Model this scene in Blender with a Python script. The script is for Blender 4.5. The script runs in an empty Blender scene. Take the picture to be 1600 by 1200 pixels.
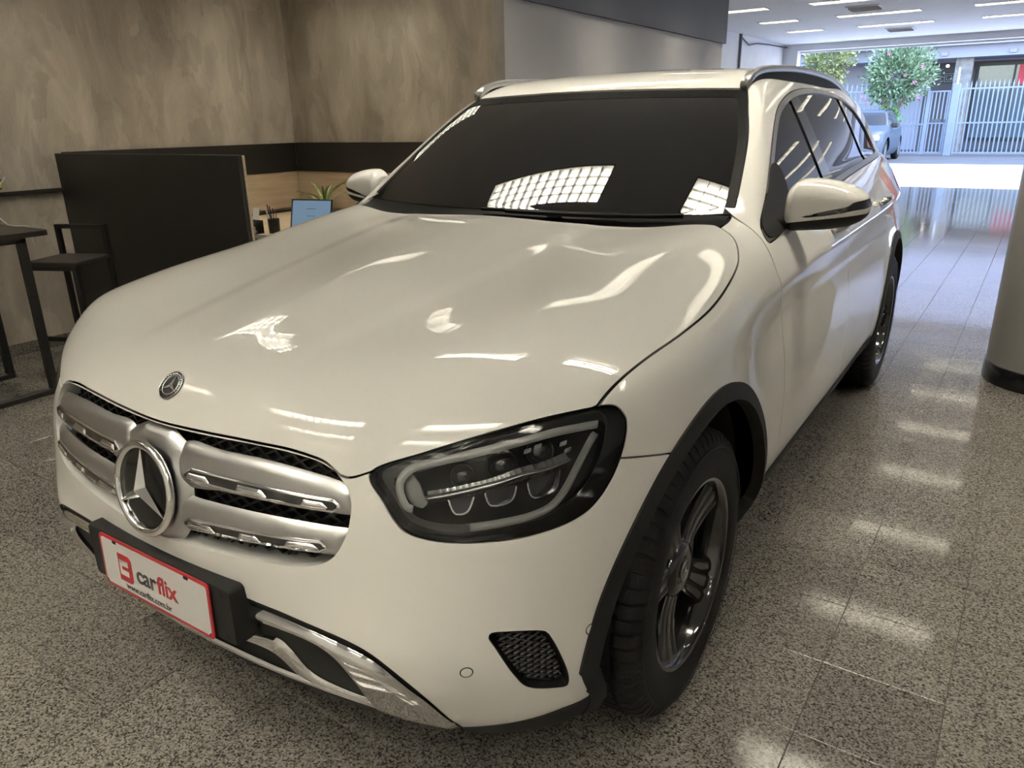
import bpy, math, random
import numpy as np
from mathutils import Vector, Matrix, Euler

SC = bpy.context.scene
COL = SC.collection
random.seed(5); RNG = np.random.default_rng(5)

# ------------------------------------------------------------------ camera
CAM_POS = np.array([1.4281, -1.5686, 1.4207]); YAW, PITCH, ROLL, FPX = 0.59013, -0.33368, -0.019547, 1175.7
def cam_axes():
    cy, sy, cp, sp = math.cos(YAW), math.sin(YAW), math.cos(PITCH), math.sin(PITCH)
    fwd = np.array([-sy*cp, cy*cp, sp]); right = np.array([cy, sy, 0]); up = np.cross(right, fwd)
    cr, sr = math.cos(ROLL), math.sin(ROLL)
    return cr*right+sr*up, -sr*right+cr*up, fwd
_r, _u, _f = cam_axes()
cd = bpy.data.cameras.new('camera'); cam = bpy.data.objects.new('camera', cd); COL.objects.link(cam)
cam.matrix_world = Matrix(((_r[0], _u[0], -_f[0], CAM_POS[0]), (_r[1], _u[1], -_f[1], CAM_POS[1]), (_r[2], _u[2], -_f[2], CAM_POS[2]), (0, 0, 0, 1)))
cd.sensor_fit = 'HORIZONTAL'; cd.sensor_width = 36; cd.lens = FPX*36/1600; cd.clip_start = .02; cd.clip_end = 300
SC.camera = cam

# ------------------------------------------------------------------ world, sun, exposure
W = bpy.data.worlds.new('sky'); SC.world = W; W.use_nodes = True
wn = W.node_tree; wn.nodes.clear()
sky = wn.nodes.new('ShaderNodeTexSky'); sky.sky_type = 'NISHITA'; sky.sun_disc = False
sky.sun_elevation = math.radians(58); sky.sun_rotation = math.radians(75)
bg = wn.nodes.new('ShaderNodeBackground'); bg.inputs['Strength'].default_value = SKY_STRENGTH = 1.2
wo = wn.nodes.new('ShaderNodeOutputWorld')
wn.links.new(sky.outputs[0], bg.inputs[0]); wn.links.new(bg.outputs[0], wo.inputs[0])
sd_ = bpy.data.lights.new('sun', 'SUN'); sd_.energy = 3.6; sd_.angle = math.radians(.6); sd_.color = (1, .96, .9)
sun = bpy.data.objects.new('sun', sd_); COL.objects.link(sun); sun.location = (20, 25, 30)
sun.rotation_euler = Euler((math.radians(8), math.radians(32), 0))
LAMP_POWER = 45.0; LAMP_COLOR = (1.0, .925, .76)
vs = SC.view_settings; vs.view_transform = 'Standard'; vs.look = 'None'; vs.exposure = 0.36; vs.gamma = 1.0; vs.use_curve_mapping = False
SC.cycles.max_bounces = 10; SC.cycles.transparent_max_bounces = 12; SC.cycles.caustics_reflective = False; SC.cycles.caustics_refractive = False

# ------------------------------------------------------------------ materials
MATS = {}
def nodes_of(name):
    m = bpy.data.materials.new(name); m.use_nodes = True; nt = m.node_tree
    p = next(n for n in nt.nodes if n.type == 'BSDF_PRINCIPLED'); return m, nt, p
def mat(name, col, rough=.5, metal=0., coat=0., var=.06, vscale=8., bump=0., bscale=60., emit=None, estr=0., spec=None, coatr=.03):
    "plain surface: principled with a slow noise in the colour and an optional fine relief"
    if name in MATS: return MATS[name]
    m, nt, p = nodes_of(name); N = nt.nodes; L = nt.links
    tc = N.new('ShaderNodeTexCoord'); no = N.new('ShaderNodeTexNoise'); no.inputs['Scale'].default_value = vscale; no.inputs['Detail'].default_value = 3
    L.new(tc.outputs['Object'], no.inputs['Vector'])
    rp = N.new('ShaderNodeValToRGB'); a, b = rp.color_ramp.elements; a.position, b.position = .3, .7
    a.color = (*[min(1, c*(1-var)) for c in col], 1); b.color = (*[min(1, c*(1+var)) for c in col], 1)
    L.new(no.outputs['Fac'], rp.inputs[0]); L.new(rp.outputs[0], p.inputs['Base Color'])
    p.inputs['Roughness'].default_value = rough; p.inputs['Metallic'].default_value = metal
    p.inputs['Coat Weight'].default_value = coat; p.inputs['Coat Roughness'].default_value = coatr
    if spec is not None: p.inputs['Specular IOR Level'].default_value = spec
    if bump:
        n2 = N.new('ShaderNodeTexNoise'); n2.inputs['Scale'].default_value = bscale; n2.inputs['Detail'].default_value = 4
        bp = N.new('ShaderNodeBump'); bp.inputs['Strength'].default_value = bump; bp.inputs['Distance'].default_value = .004
        L.new(tc.outputs['Object'], n2.inputs['Vector']); L.new(n2.outputs['Fac'], bp.inputs['Height']); L.new(bp.outputs[0], p.inputs['Normal'])
    if emit: p.inputs['Emission Color'].default_value = (*emit, 1); p.inputs['Emission Strength'].default_value = estr
    MATS[name] = m; return m
def mat_clear(name, tint=(1, 1, 1), refl=.9, ior=1.5, rough=.0):
    "thin clear plastic or glass: transparent, with a fresnel gloss"
    if name in MATS: return MATS[name]
    m, nt, p = nodes_of(name); N = nt.nodes; L = nt.links; N.remove(p)
    out = next(n for n in N if n.type == 'OUTPUT_MATERIAL')
    t = N.new('ShaderNodeBsdfTransparent'); t.inputs[0].default_value = (*tint, 1)
    g = N.new('ShaderNodeBsdfGlossy'); g.inputs['Roughness'].default_value = rough; g.inputs['Color'].default_value = (refl, refl, refl, 1)
    fr = N.new('ShaderNodeFresnel'); fr.inputs['IOR'].default_value = ior
    mx = N.new('ShaderNodeMixShader'); L.new(fr.outputs[0], mx.inputs[0]); L.new(t.outputs[0], mx.inputs[1]); L.new(g.outputs[0], mx.inputs[2])
    L.new(mx.outputs[0], out.inputs['Surface']); MATS[name] = m; return m
PAINT = mat('white_car_paint', (.80, .79, .76), .4, 0, 1.0, .004, 3, spec=.15, coatr=.006)
GLASS = mat('dark_window_film', (.006, .006, .007), .02, 0, 0, .1, 2, spec=.42)
BLACK_PL = mat('black_plastic', (.008, .008, .008), .6, 0, 0, .15, 20, .25, 500, spec=.3)
BLACK_GL = mat('gloss_black', (.006, .006, .006), .08, 0, .6, .1, 6)
TRIM_BK = mat('black_trim', (.003, .003, .0035), .45, 0, 0, .1, 10, spec=.06)
CHROME = mat('chrome', (.80, .80, .80), .06, 1, 0, .02, 5)
SILVER = mat('satin_silver', (.50, .50, .50), .34, 1, .2, .03, 5)
ALU = mat('brushed_aluminium', (.42, .42, .43), .30, 1, 0, .05, 30)
RUBBER = mat('tyre_rubber', (.008, .008, .008), .6, 0, 0, .2, 30, .3, 300, spec=.25)
DARK = mat('dark_cavity', (.006, .006, .006), .8, 0, 0, .1, 10)
RIM_BK = mat('rim_gloss_black', (.007, .007, .007), .14, 0, .8, .1, 8)
DRL = mat('light_guide', (.62, .62, .59), .25, 0, .5, .03, 20)
LENS_CLEAR = mat_clear('headlight_cover', (.90, .91, .92), .9, 1.45)
CRYSTAL = mat('lens_crystal', (.035, .035, .038), .05, .4, 1, .2, 40)
RED_LENS = mat('tail_lamp_red', (.45, .012, .02), .10, 0, 1, .1, 20)

# ------------------------------------------------------------------ mesh helpers
def link(o, parent=None):
    COL.objects.link(o)
    if parent is not None: o.parent = parent
    return o
def mk(name, V, F, m, parent=None, normals=None, smooth=False, loc=None):
    me = bpy.data.meshes.new(name)
    V = np.asarray(V, float)
    if isinstance(F, np.ndarray):
        n, k = F.shape; me.vertices.add(len(V)); me.vertices.foreach_set('co', V.astype(np.float32).ravel())
        me.loops.add(n*k); me.loops.foreach_set('vertex_index', F.astype(np.int32).ravel())
        me.polygons.add(n); me.polygons.foreach_set('loop_start', np.arange(0, n*k, k, dtype=np.int32)); me.polygons.foreach_set('loop_total', np.full(n, k, np.int32))
        me.update(calc_edges=True); me.validate()
    else:
        me.from_pydata([tuple(v) for v in V], [], [tuple(f) for f in F]); me.update()
    if smooth or normals is not None: me.polygons.foreach_set('use_smooth', np.ones(len(me.polygons), bool))
    if normals is not None and len(normals) == len(me.vertices): me.normals_split_custom_set_from_vertices([tuple(n) for n in normals])
    if m is not None: me.materials.append(m)
    o = bpy.data.objects.new(name, me)
    if loc is not None: o.location = loc
    return link(o, parent)
def tag(o, label=None, cat=None, group=None, kind=None):
    if label: o['label'] = label
    if cat: o['category'] = cat
    if group: o['group'] = group
    if kind: o['kind'] = kind
    return o
def thing(name, label, cat, loc=(0, 0, 0), rz=0., group=None):
    o = bpy.data.objects.new(name, None); o.location = loc; o.rotation_euler = (0, 0, rz); o.empty_display_size = .2
    return tag(link(o), label, cat, group)
class MB:
    "collects simple solids, then builds one mesh"
    def __init__(s): s.V = []; s.F = []
    def add(s, V, F):
        b = len(s.V); s.V += [tuple(v) for v in V]; s.F += [tuple(i+b for i in f) for f in F]; return s
    def box(s, a, b, ch=0.):
        x0, y0, z0 = [min(p, q) for p, q in zip(a, b)]; x1, y1, z1 = [max(p, q) for p, q in zip(a, b)]
        if ch <= 0:
            V = [(x, y, z) for x in (x0, x1) for y in (y0, y1) for z in (z0, z1)]
            return s.add(V, [(0, 1, 3, 2), (4, 6, 7, 5), (0, 4, 5, 1), (2, 3, 7, 6), (0, 2, 6, 4), (1, 5, 7, 3)])
        V = []; idx = {}
        for i, x in enumerate((x0, x1)):
            for j, y in enumerate((y0, y1)):
                for k, z in enumerate((z0, z1)):
                    dx, dy, dz = [ch if q == 0 else -ch for q in (i, j, k)]
                    for ax, p in enumerate(((x, y+dy, z+dz), (x+dx, y, z+dz), (x+dx, y+dy, z))): idx[i, j, k, ax] = len(V); V.append(p)
        q = lambda i, j, k, a: idx[i, j, k, a]
        F = []
        for i in (0, 1):
            f = [q(i, 0, 0, 0), q(i, 1, 0, 0), q(i, 1, 1, 0), q(i, 0, 1, 0)]; F.append(f if i else f[::-1])
            f = [q(0, i, 0, 1), q(1, i, 0, 1), q(1, i, 1, 1), q(0, i, 1, 1)]; F.append(f[::-1] if i else f)
            f = [q(0, 0, i, 2), q(1, 0, i, 2), q(1, 1, i, 2), q(0, 1, i, 2)]; F.append(f if i else f[::-1])
        for i in (0, 1):
            for j in (0, 1):
                e = (i == j)
                f = [q(i, j, 0, 0), q(i, j, 0, 1), q(i, j, 1, 1), q(i, j, 1, 0)]; F.append(f if e else f[::-1])
                f = [q(i, 0, j, 0), q(i, 1, j, 0), q(i, 1, j, 2), q(i, 0, j, 2)]; F.append(f if not e else f[::-1])
                f = [q(0, i, j, 1), q(1, i, j, 1), q(1, i, j, 2), q(0, i, j, 2)]; F.append(f if e else f[::-1])
                for k in (0, 1):
                    f = [q(i, j, k, 0), q(i, j, k, 1), q(i, j, k, 2)]; F.append(f if (i+j+k) % 2 == 1 else f[::-1])
        return s.add(V, F)
    def tube(s, pts, r, n=8, cap=True, closed=False):
        pts = [np.array(p, float) for p in pts]; R = r if hasattr(r, '__len__') else [r]*len(pts); V = []; F = []
        up = np.array([0, 0, 1.])
        m = len(pts)
        for i, p in enumerate(pts):
            t = pts[(i+1) % m if closed else min(i+1, m-1)]-pts[(i-1) % m if closed else max(i-1, 0)]; t /= np.linalg.norm(t)+1e-12
            if abs(t @ up) > .95: up = np.array([1., 0, 0]) if abs(t[0]) < .9 else np.array([0, 1., 0])
            a = np.cross(t, up); a /= np.linalg.norm(a); b = np.cross(a, t); up = b
            for k in range(n):
                w = 2*math.pi*(k+.5)/n; V.append(p+R[i]*(math.cos(w)*a+math.sin(w)*b))
        for i in range(m if closed else m-1):
            for k in range(n):
                a0 = i*n+k; a1 = i*n+(k+1) % n; b0 = ((i+1) % m)*n+k; b1 = ((i+1) % m)*n+(k+1) % n; F.append((a0, a1, b1, b0))
        if cap and not closed: F.append(tuple(range(n))[::-1]); F.append(tuple((m-1)*n+k for k in range(n)))
        return s.add(V, F)
    def lathe(s, prof, n=32, axis='z', c=(0, 0, 0)):
        "prof: (radius, height) pairs"
        V = []; F = []; m = len(prof)
        for r, h in prof:
            for k in range(n):
                w = 2*math.pi*k/n; u, v = r*math.cos(w), r*math.sin(w)
                p = (u, v, h) if axis == 'z' else ((h, u, v) if axis == 'x' else (v, h, u)); V.append((p[0]+c[0], p[1]+c[1], p[2]+c[2]))
        for i in range(m-1):
            for k in range(n): F.append((i*n+k, i*n+(k+1) % n, (i+1)*n+(k+1) % n, (i+1)*n+k))
        return s.add(V, F)
    def prism(s, poly, d0, d1, plane='xz'):
        "2d polygon pushed from d0 to d1 along the third axis"
        def P(u, v, d): return {'xz': (u, d, v), 'yz': (d, u, v), 'xy': (u, v, d)}[plane]
        n = len(poly); V = [P(u, v, d0) for u, v in poly]+[P(u, v, d1) for u, v in poly]
        F = [tuple(range(n)), tuple(range(2*n-1, n-1, -1))]+[(i, n+i, n+(i+1) % n, (i+1) % n) for i in range(n)]
        return s.add(V, F)
    def build(s, name, m, parent=None, smooth=False, loc=None, angle=None):
        o = mk(name, s.V, s.F, m, parent, smooth=smooth or angle is not None, loc=loc)
        if angle is not None: o.data.set_sharp_from_angle(angle=math.radians(angle))
        return o
def copy_tree(o, parent=None, **kw):
    c = o.copy(); COL.objects.link(c); c.parent = parent
    for ch in o.children: copy_tree(ch, c)
    return c
# ================================================================== the car's body surface (an implicit solid, metres; y=0 front axle, x=0 centre)
# BODY-BEGIN
def tab(pts, sig=.03, lo=None, hi=None, n=1600, even=False):
    "smooth 1d curve through points, softened with a gaussian"
    p = np.array(pts, float)
    if even: p = np.concatenate([p[:0:-1]*[-1, 1], p])
    lo = p[0, 0]-.6 if lo is None else lo; hi = p[-1, 0]+.6 if hi is None else hi
    t = np.linspace(lo, hi, n); X, Y = p[:, 0], p[:, 1]
    m = np.empty(len(X)); d = np.diff(Y)/np.diff(X); m[1:-1] = (d[1:]*(X[1:-1]-X[:-2])+d[:-1]*(X[2:]-X[1:-1]))/(X[2:]-X[:-2]); m[0] = d[0]; m[-1] = d[-1]
    k = np.clip(np.searchsorted(X, t)-1, 0, len(X)-2); h = X[k+1]-X[k]; s = (t-X[k])/h
    y = (1+2*s)*(1-s)**2*Y[k]+s*(1-s)**2*h*m[k]+s*s*(3-2*s)*Y[k+1]+s*s*(s-1)*h*m[k+1]
    y = np.where(t < X[0], Y[0]+m[0]*(t-X[0]), y); y = np.where(t > X[-1], Y[-1]+m[-1]*(t-X[-1]), y)
    dt = t[1]-t[0]; w = int(3*sig/dt)
    if w > 0:
        kx = np.arange(-w, w+1)*dt; kk = np.exp(-.5*(kx/sig)**2); kk /= kk.sum()
        yp = np.concatenate([y[0]+(y[1]-y[0])*np.arange(-w, 0), y, y[-1]+(y[-1]-y[-2])*np.arange(1, w+1)])
        y = np.convolve(yp, kk, 'valid')
    # cubic lookup so that curvature stays continuous
    g = np.gradient(y, dt)
    def f(q):
        u = (np.clip(q, lo, hi-1e-9)-lo)/dt; i = np.minimum(u.astype(int), n-2); s = u-i
        r = (1+2*s)*(1-s)**2*y[i]+s*(1-s)**2*dt*g[i]+s*s*(3-2*s)*y[i+1]+s*s*(s-1)*dt*g[i+1]
        return r
    return lambda q: f(np.asarray(q, float))
def smax(a, b, k):
    h = np.maximum(k-np.abs(a-b), 0)/k; return np.maximum(a, b)+h*h*h*k/6
def smin(a, b, k): return -smax(-a, -b, k)
def sst(a, b, x):
    t = np.clip((x-a)/(b-a), 0, 1); return t*t*t*(t*(6*t-15)+10)
Yc = tab([(.16, -.66), (.22, -.72), (.28, -.762), (.36, -.786), (.45, -.802), (.55, -.812), (.62, -.818), (.68, -.817), (.72, -.812), (.80, -.79), (.86, -.766), (.92, -.73), (1.1, -.55)], .02)
Bow = tab([(0, 0), (.1, .002), (.2, .008), (.3, .019), (.4, .037), (.5, .066), (.6, .106), (.7, .163), (.8, .252), (.88, .375), (.93, .52), (.96, .7)], .02, even=True)
Hc = tab([(-.9, .70), (-.82, .845), (-.775, .896), (-.725, .934), (-.65, .966), (-.5, 1.006), (-.3, 1.044), (0, 1.09), (.3, 1.125), (.5, 1.144), (.8, 1.168), (1.2, 1.195), (2, 1.232), (3, 1.26), (3.7, 1.22)], .03)
Crown = tab([(0, 0), (.1, .0023), (.2, .009), (.3, .0203), (.4, .0347), (.6, .070), (.75, .107), (.9, .168)], .02, even=True)
XI = tab([(-.8, .235), (-.45, .277), (0, .337), (.3, .366), (.6, .385)], .05)
XO = tab([(-.8, .47), (-.64, .537), (-.44, .61), (-.27, .645), (-.05, .664), (.41, .705), (.6, .75)], .04)
SP = tab([(-.5, 0), (0, 0), (.5, .5)], .014, lo=-1.2, hi=1.2, n=3000)
SP3 = tab([(-.5, 0), (0, 0), (.5, .5)], .085, lo=-1.2, hi=1.2, n=3000)
SP2 = tab([(-.5, 0), (0, 0), (.5, .5)], .022, lo=-1.2, hi=1.2, n=3000)
SH = tab([(-.5, 0), (-.3, -.003), (-.2, -.009), (-.12, -.016), (-.06, -.016), (-.025, -.009), (0, 0), (.05, 0), (.3, 0)], .008, lo=-1.2, hi=1.2, n=3000)
ZC = tab([(0, .93), (.6, .968), (1.5, .985), (2.8, 1.0), (3.6, 1.01)], .05)
ZB = tab([(0, .27), (.2, .265), (.4, .24), (.55, .215), (.65, .2), (.75, .2), (1, .2)], .03, even=True)
P = tab([(-.7, .885), (-.45, .912), (-.2, .925), (.1, .929), (.5, .928), (1.2, .928), (2, .928), (2.6, .922), (2.9, .912), (3.3, .882), (3.6, .825), (3.8, .75)], .05)
Q = tab([(.15, -.16), (.22, -.105), (.28, -.068), (.35, -.034), (.42, -.012), (.5, -.002), (.6, 0), (.75, -.003), (.88, -.012), (.95, -.022), (1.02, -.045), (1.08, -.075), (1.2, -.14)], .02)
QF = tab([(.1, .06), (.15, .06), (.22, .045), (.28, .034), (.35, .018), (.42, .006), (.5, 0), (.7, 0)], .02)
Wy = tab([(1.0, .26), (1.12, .44), (1.2, .562), (1.35, .797), (1.45, .955), (1.525, 1.08), (1.6, 1.21)], .03)
Rc = tab([(.8, 1.42), (.95, 1.475), (1.1, 1.53), (1.25, 1.573), (1.4, 1.602), (1.6, 1.619), (1.9, 1.625), (2.3, 1.615), (2.8, 1.59), (3.3, 1.54), (3.7, 1.48)], .05)
G = tab([(.95, .875), (1.05, .838), (1.15, .797), (1.3, .727), (1.45, .652), (1.52, .612), (1.62, .545)], .03)
Gy = tab([(.0, -.02), (.6, -.005), (1.2, 0), (2.0, 0), (2.6, -.012), (3.2, -.05), (3.7, -.10)], .08)
def f_lower(x, y, z):
    x = np.abs(x)
    front = Yc(z)+Bow(x)-.042*np.exp(-((x-.60)/.20)**2)*np.exp(-((z-.46)/.14)**2)-y
    fd = sst(-.80, -.5, y)
    kr = sst(-.2, .45, y)
    H = Hc(y)-Crown(x)*(1-.35*kr)+(.29*(1-.58*kr)*SP3(x-XI(y)-.10)-.005*sst(-.5, .5, (x-XI(y)+.02)/.10))*sst(-.80, -.42, y)-.33*fd*SP2(x-XO(y))+.022*sst(-.1, .5, y)*sst(.45, .75, x)
    S = P(y)+Q(z)+QF(z)*(1-sst(-.1, .4, y))
    for yc in (0, 2.873):
        r = np.hypot(y-yc, z-.365); S = S+.018*np.exp(-((r-.40)/.10)**2)*sst(.2, .45, z)
    S = S+SH(z-ZC(y))*sst(.1, .55, y)
    f = smax(smax(front*.9, x-S, .17), (z-H)*.95, .085)
    f = smax(f, y-(3.77-.10*(x/.8)**2), .2)
    k = sst(-.5, -.2, y)
    return smax(f, ZB(x)*(1-k)+.2*k-z, .04)
def f_green(x, y, z):
    x = np.abs(x)
    ws = (Wy(z)+.12*(x/.6)**2-y)*.8
    roof = z-(Rc(y)-.022*(x/.6)**2)
    side = (x-(G(z)+Gy(y)))*.92
    rear = (y-(3.70-(z-1.05)*.75-.12*(x/.7)**2))*.8
    f = smax(smax(ws, side, .06), roof, .10)
    return smax(smax(f, rear, .12), .9-z, .03)
def f_body(x, y, z): return smin(f_lower(x, y, z), f_green(x, y, z), .03)
def grad(f, p, e=2e-4):
    x, y, z = p.T
    return np.stack([f(x+e, y, z)-f(x-e, y, z), f(x, y+e, z)-f(x, y-e, z), f(x, y, z+e)-f(x, y, z-e)], 1)/(2*e)
# BODY-END
# ------------------------------------------------------------------ from the implicit body to panels
def newton(p, it=2, f=f_body):
    for _ in range(it):
        v = f(*p.T); g = grad(f, p); p = p-np.clip(v, -.02, .02)[:, None]*g/((g*g).sum(1)[:, None]+1e-9)
    return p
def normals_at(p, f=f_body):
    g = grad(f, p); return g/(np.linalg.norm(g, axis=1)[:, None]+1e-12)
def extract(h=.0105):
    xs = (np.arange(int(1.0/h)+2)-.5)*h; ys = np.arange(-.90, 3.84, h); zs = np.arange(.13, 1.67, h)
    ci = [np.arange(0, len(a), 4) for a in (xs, ys, zs)]
    A, B, C = np.meshgrid(xs[ci[0]], ys[ci[1]], zs[ci[2]], indexing='ij')
    fc = f_body(A.ravel(), B.ravel(), C.ravel()).reshape(A.shape)
    F = fc[np.ix_(np.arange(len(xs))//4, np.arange(len(ys))//4, np.arange(len(zs))//4)].copy()
    ii = np.nonzero(np.abs(F) < .13); F[ii] = f_body(xs[ii[0]], ys[ii[1]], zs[ii[2]])
    sg = F < 0
    n = [s-1 for s in F.shape]
    cnt = np.zeros(n, np.int8)
    for dx in (0, 1):
        for dy in (0, 1):
            for dz in (0, 1): cnt += sg[dx:n[0]+dx, dy:n[1]+dy, dz:n[2]+dz]
    act = (cnt > 0) & (cnt < 8); cid = -np.ones(n, np.int64); cid[act] = np.arange(act.sum())
    I = np.argwhere(act); acc = np.zeros((len(I), 3)); w = np.zeros(len(I))
    cor = [(a, b, c) for a in (0, 1) for b in (0, 1) for c in (0, 1)]
    for a in cor:
        for ax in range(3):
            if a[ax]: continue
            b = list(a); b[ax] = 1
            fa = F[I[:, 0]+a[0], I[:, 1]+a[1], I[:, 2]+a[2]]; fb = F[I[:, 0]+b[0], I[:, 1]+b[1], I[:, 2]+b[2]]
            m = (fa < 0) != (fb < 0); t = np.where(m, fa/np.where(m, fa-fb, 1), 0)
            q = I+np.array(a); q = q.astype(float); q[:, ax] += t
            acc[m] += q[m]; w[m] += 1
    V = acc/w[:, None]; V = np.stack([xs[0]+V[:, 0]*h, ys[0]+V[:, 1]*h, zs[0]+V[:, 2]*h], 1)
    T = []
    for ax in range(3):
        o1, o2 = [(1, 2), (2, 0), (0, 1)][ax]
        s0 = [slice(None)]*3; s1 = [slice(None)]*3; s0[ax] = slice(0, -1); s1[ax] = slice(1, None)
        ch = sg[tuple(s0)] != sg[tuple(s1)]; E = np.argwhere(ch)
        E = E[(E[:, o1] > 0) & (E[:, o1] < n[o1]) & (E[:, o2] > 0) & (E[:, o2] < n[o2])]
        if not len(E): continue
        ins = sg[E[:, 0], E[:, 1], E[:, 2]]
        q = []
        for d1, d2 in ((-1, -1), (0, -1), (0, 0), (-1, 0)):
            c = E.copy(); c[:, o1] += d1; c[:, o2] += d2; q.append(cid[c[:, 0], c[:, 1], c[:, 2]])
        q = np.stack(q, 1); q[~ins] = q[~ins][:, ::-1]
        T += [q[:, [0, 1, 2]], q[:, [0, 2, 3]]]
    T = np.concatenate(T); T = T[(T >= 0).all(1)]
    on = I[:, 0] == 0; V[on, 0] = 0
    V = newton(V, 3); V[on, 0] = 0
    mi = np.arange(len(V)); k = len(V); new = ~on; mi[new] = k+np.arange(new.sum())
    return np.concatenate([V, V[new]*[-1, 1, 1]]), np.concatenate([T, mi[T][:, ::-1]])
def clip(V, T, g):
    "keep the part of the triangles where g < 0; cuts follow g = 0"
    if not len(T): return V, T
    g = np.where(np.abs(g) < 1e-7, 1e-7, g); s = g[T] < 0; c = s.sum(1)
    keep = T[c == 3]; mix = T[(c == 1) | (c == 2)]; sm = s[(c == 1) | (c == 2)]
    if len(mix):
        one = sm.sum(1) == 1
        odd = np.where(one, sm.argmax(1), (~sm).argmax(1))
        r = np.arange(len(mix)); a = mix[r, odd]; b = mix[r, (odd+1) % 3]; cc = mix[r, (odd+2) % 3]
        ed = np.concatenate([np.stack([a, b], 1), np.stack([a, cc], 1)]); key = np.sort(ed, 1)
        u, inv = np.unique(key, axis=0, return_inverse=True); inv = inv.ravel()
        t = g[u[:, 0]]/(g[u[:, 0]]-g[u[:, 1]]); nv = V[u[:, 0]]+(V[u[:, 1]]-V[u[:, 0]])*t[:, None]
        b0 = len(V); V = np.concatenate([V, nv]); ab = b0+inv[:len(mix)]; ac = b0+inv[len(mix):]
        o = one
        keep = np.concatenate([keep, np.stack([a[o], ab[o], ac[o]], 1), np.stack([ab[~o], b[~o], cc[~o]], 1), np.stack([ab[~o], cc[~o], ac[~o]], 1)])
    us, inv = np.unique(keep, return_inverse=True)
    return V[us], inv.reshape(keep.shape)
def boundary(T):
    e = np.concatenate([T[:, [0, 1]], T[:, [1, 2]], T[:, [2, 0]]]); k = np.sort(e, 1)
    u, inv, ct = np.unique(k, axis=0, return_inverse=True, return_counts=True); return e[ct[inv.ravel()] == 1]
def shell(V, T, N, depth, cap=False):
    "give a sheet visible edges: walls pushed inwards along the boundary"
    B = boundary(T)
    if not len(B): return V, T, N
    d = V[B[:, 1]]-V[B[:, 0]]; nn = N[B[:, 0]]+N[B[:, 1]]; side = np.cross(d, nn); side /= np.linalg.norm(side, axis=1)[:, None]+1e-12
    k = len(V); m = len(B); p0, p1 = V[B[:, 0]], V[B[:, 1]]
    nV = np.concatenate([V, p0, p1, p0-N[B[:, 0]]*depth, p1-N[B[:, 1]]*depth]); nN = np.concatenate([N, side, side, side, side])
    i = np.arange(m); a, b, c, e = k+i, k+m+i, k+2*m+i, k+3*m+i
    return nV, np.concatenate([T, np.stack([b, a, c], 1), np.stack([b, c, e], 1)]), nN
def spl(pts, closed=True, n=10):
    p = np.array(pts, float); out = []; m = len(p)
    for i in range(m if closed else m-1):
        g = (lambda j: p[j % m]) if closed else (lambda j: p[min(max(j, 0), m-1)])
        a, b, c, d = g(i-1), g(i), g(i+1), g(i+2)
        for t in np.arange(n)/n: out.append(.5*((2*b)+(c-a)*t+(2*a-5*b+4*c-d)*t*t+(3*b-a-3*c+d)*t**3))
    if not closed: out.append(p[-1])
    return np.array(out)
def sdpoly(q, poly):
    "signed distance to a closed polygon, negative inside"
    poly = np.asarray(poly, float); lo, hi = poly.min(0)-.06, poly.max(0)+.06
    r = np.full(len(q), .06); m = ((q > lo) & (q < hi)).all(1)
    if not m.any(): return r
    p = q[m]; d2 = np.full(len(p), 9.); ins = np.zeros(len(p), bool)
    for a, b in zip(poly, np.roll(poly, -1, 0)):
        e = b-a; w = p-a; t = np.clip((w @ e)/(e @ e+1e-15), 0, 1); d2 = np.minimum(d2, ((w-t[:, None]*e)**2).sum(1))
        cr = ((a[1] <= p[:, 1]) != (b[1] <= p[:, 1])); x = a[0]+(p[:, 1]-a[1])*e[0]/(e[1] if abs(e[1]) > 1e-15 else 1e-15)
        ins ^= cr & (p[:, 0] < x)
    d = np.sqrt(d2); r[m] = np.where(ins, -d, d); return r
def mirrorx(V, T, N=None):
    return (V*[-1, 1, 1], T[:, ::-1]) if N is None else (V*[-1, 1, 1], T[:, ::-1], N*[-1, 1, 1])
E1 = np.array([.766, .643, 0]); E2 = np.array([-.643, .766, 0])     # headlight frame: along the lamp, and inwards
FRAMES = {'front': (np.array([1., 0, 0]), np.array([0, 0, 1.]), np.array([0, 1., 0]), -1.1),
          'lamp': (E1, np.array([0, 0, 1.]), E2, -1.2),
          'side': (np.array([0, 1., 0]), np.array([0, 0, 1.]), np.array([-1., 0, 0]), -1.15),
          'top': (np.array([1., 0, 0]), np.array([0, 1., 0]), np.array([0, 0, -1.]), -1.9)}
def onbody(uv, frame, f=f_body):
    "drop 2d points onto the body surface along the frame's direction"
    a, b, d, w0 = FRAMES[frame]; uv = np.asarray(uv, float); base = uv[:, :1]*a+uv[:, 1:]*b; w = np.full(len(uv), w0)
    for _ in range(60):
        p = base+w[:, None]*d; w = w+np.clip(f(*p.T)*.75, -.03, .12)
    return base+w[:, None]*d
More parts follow.
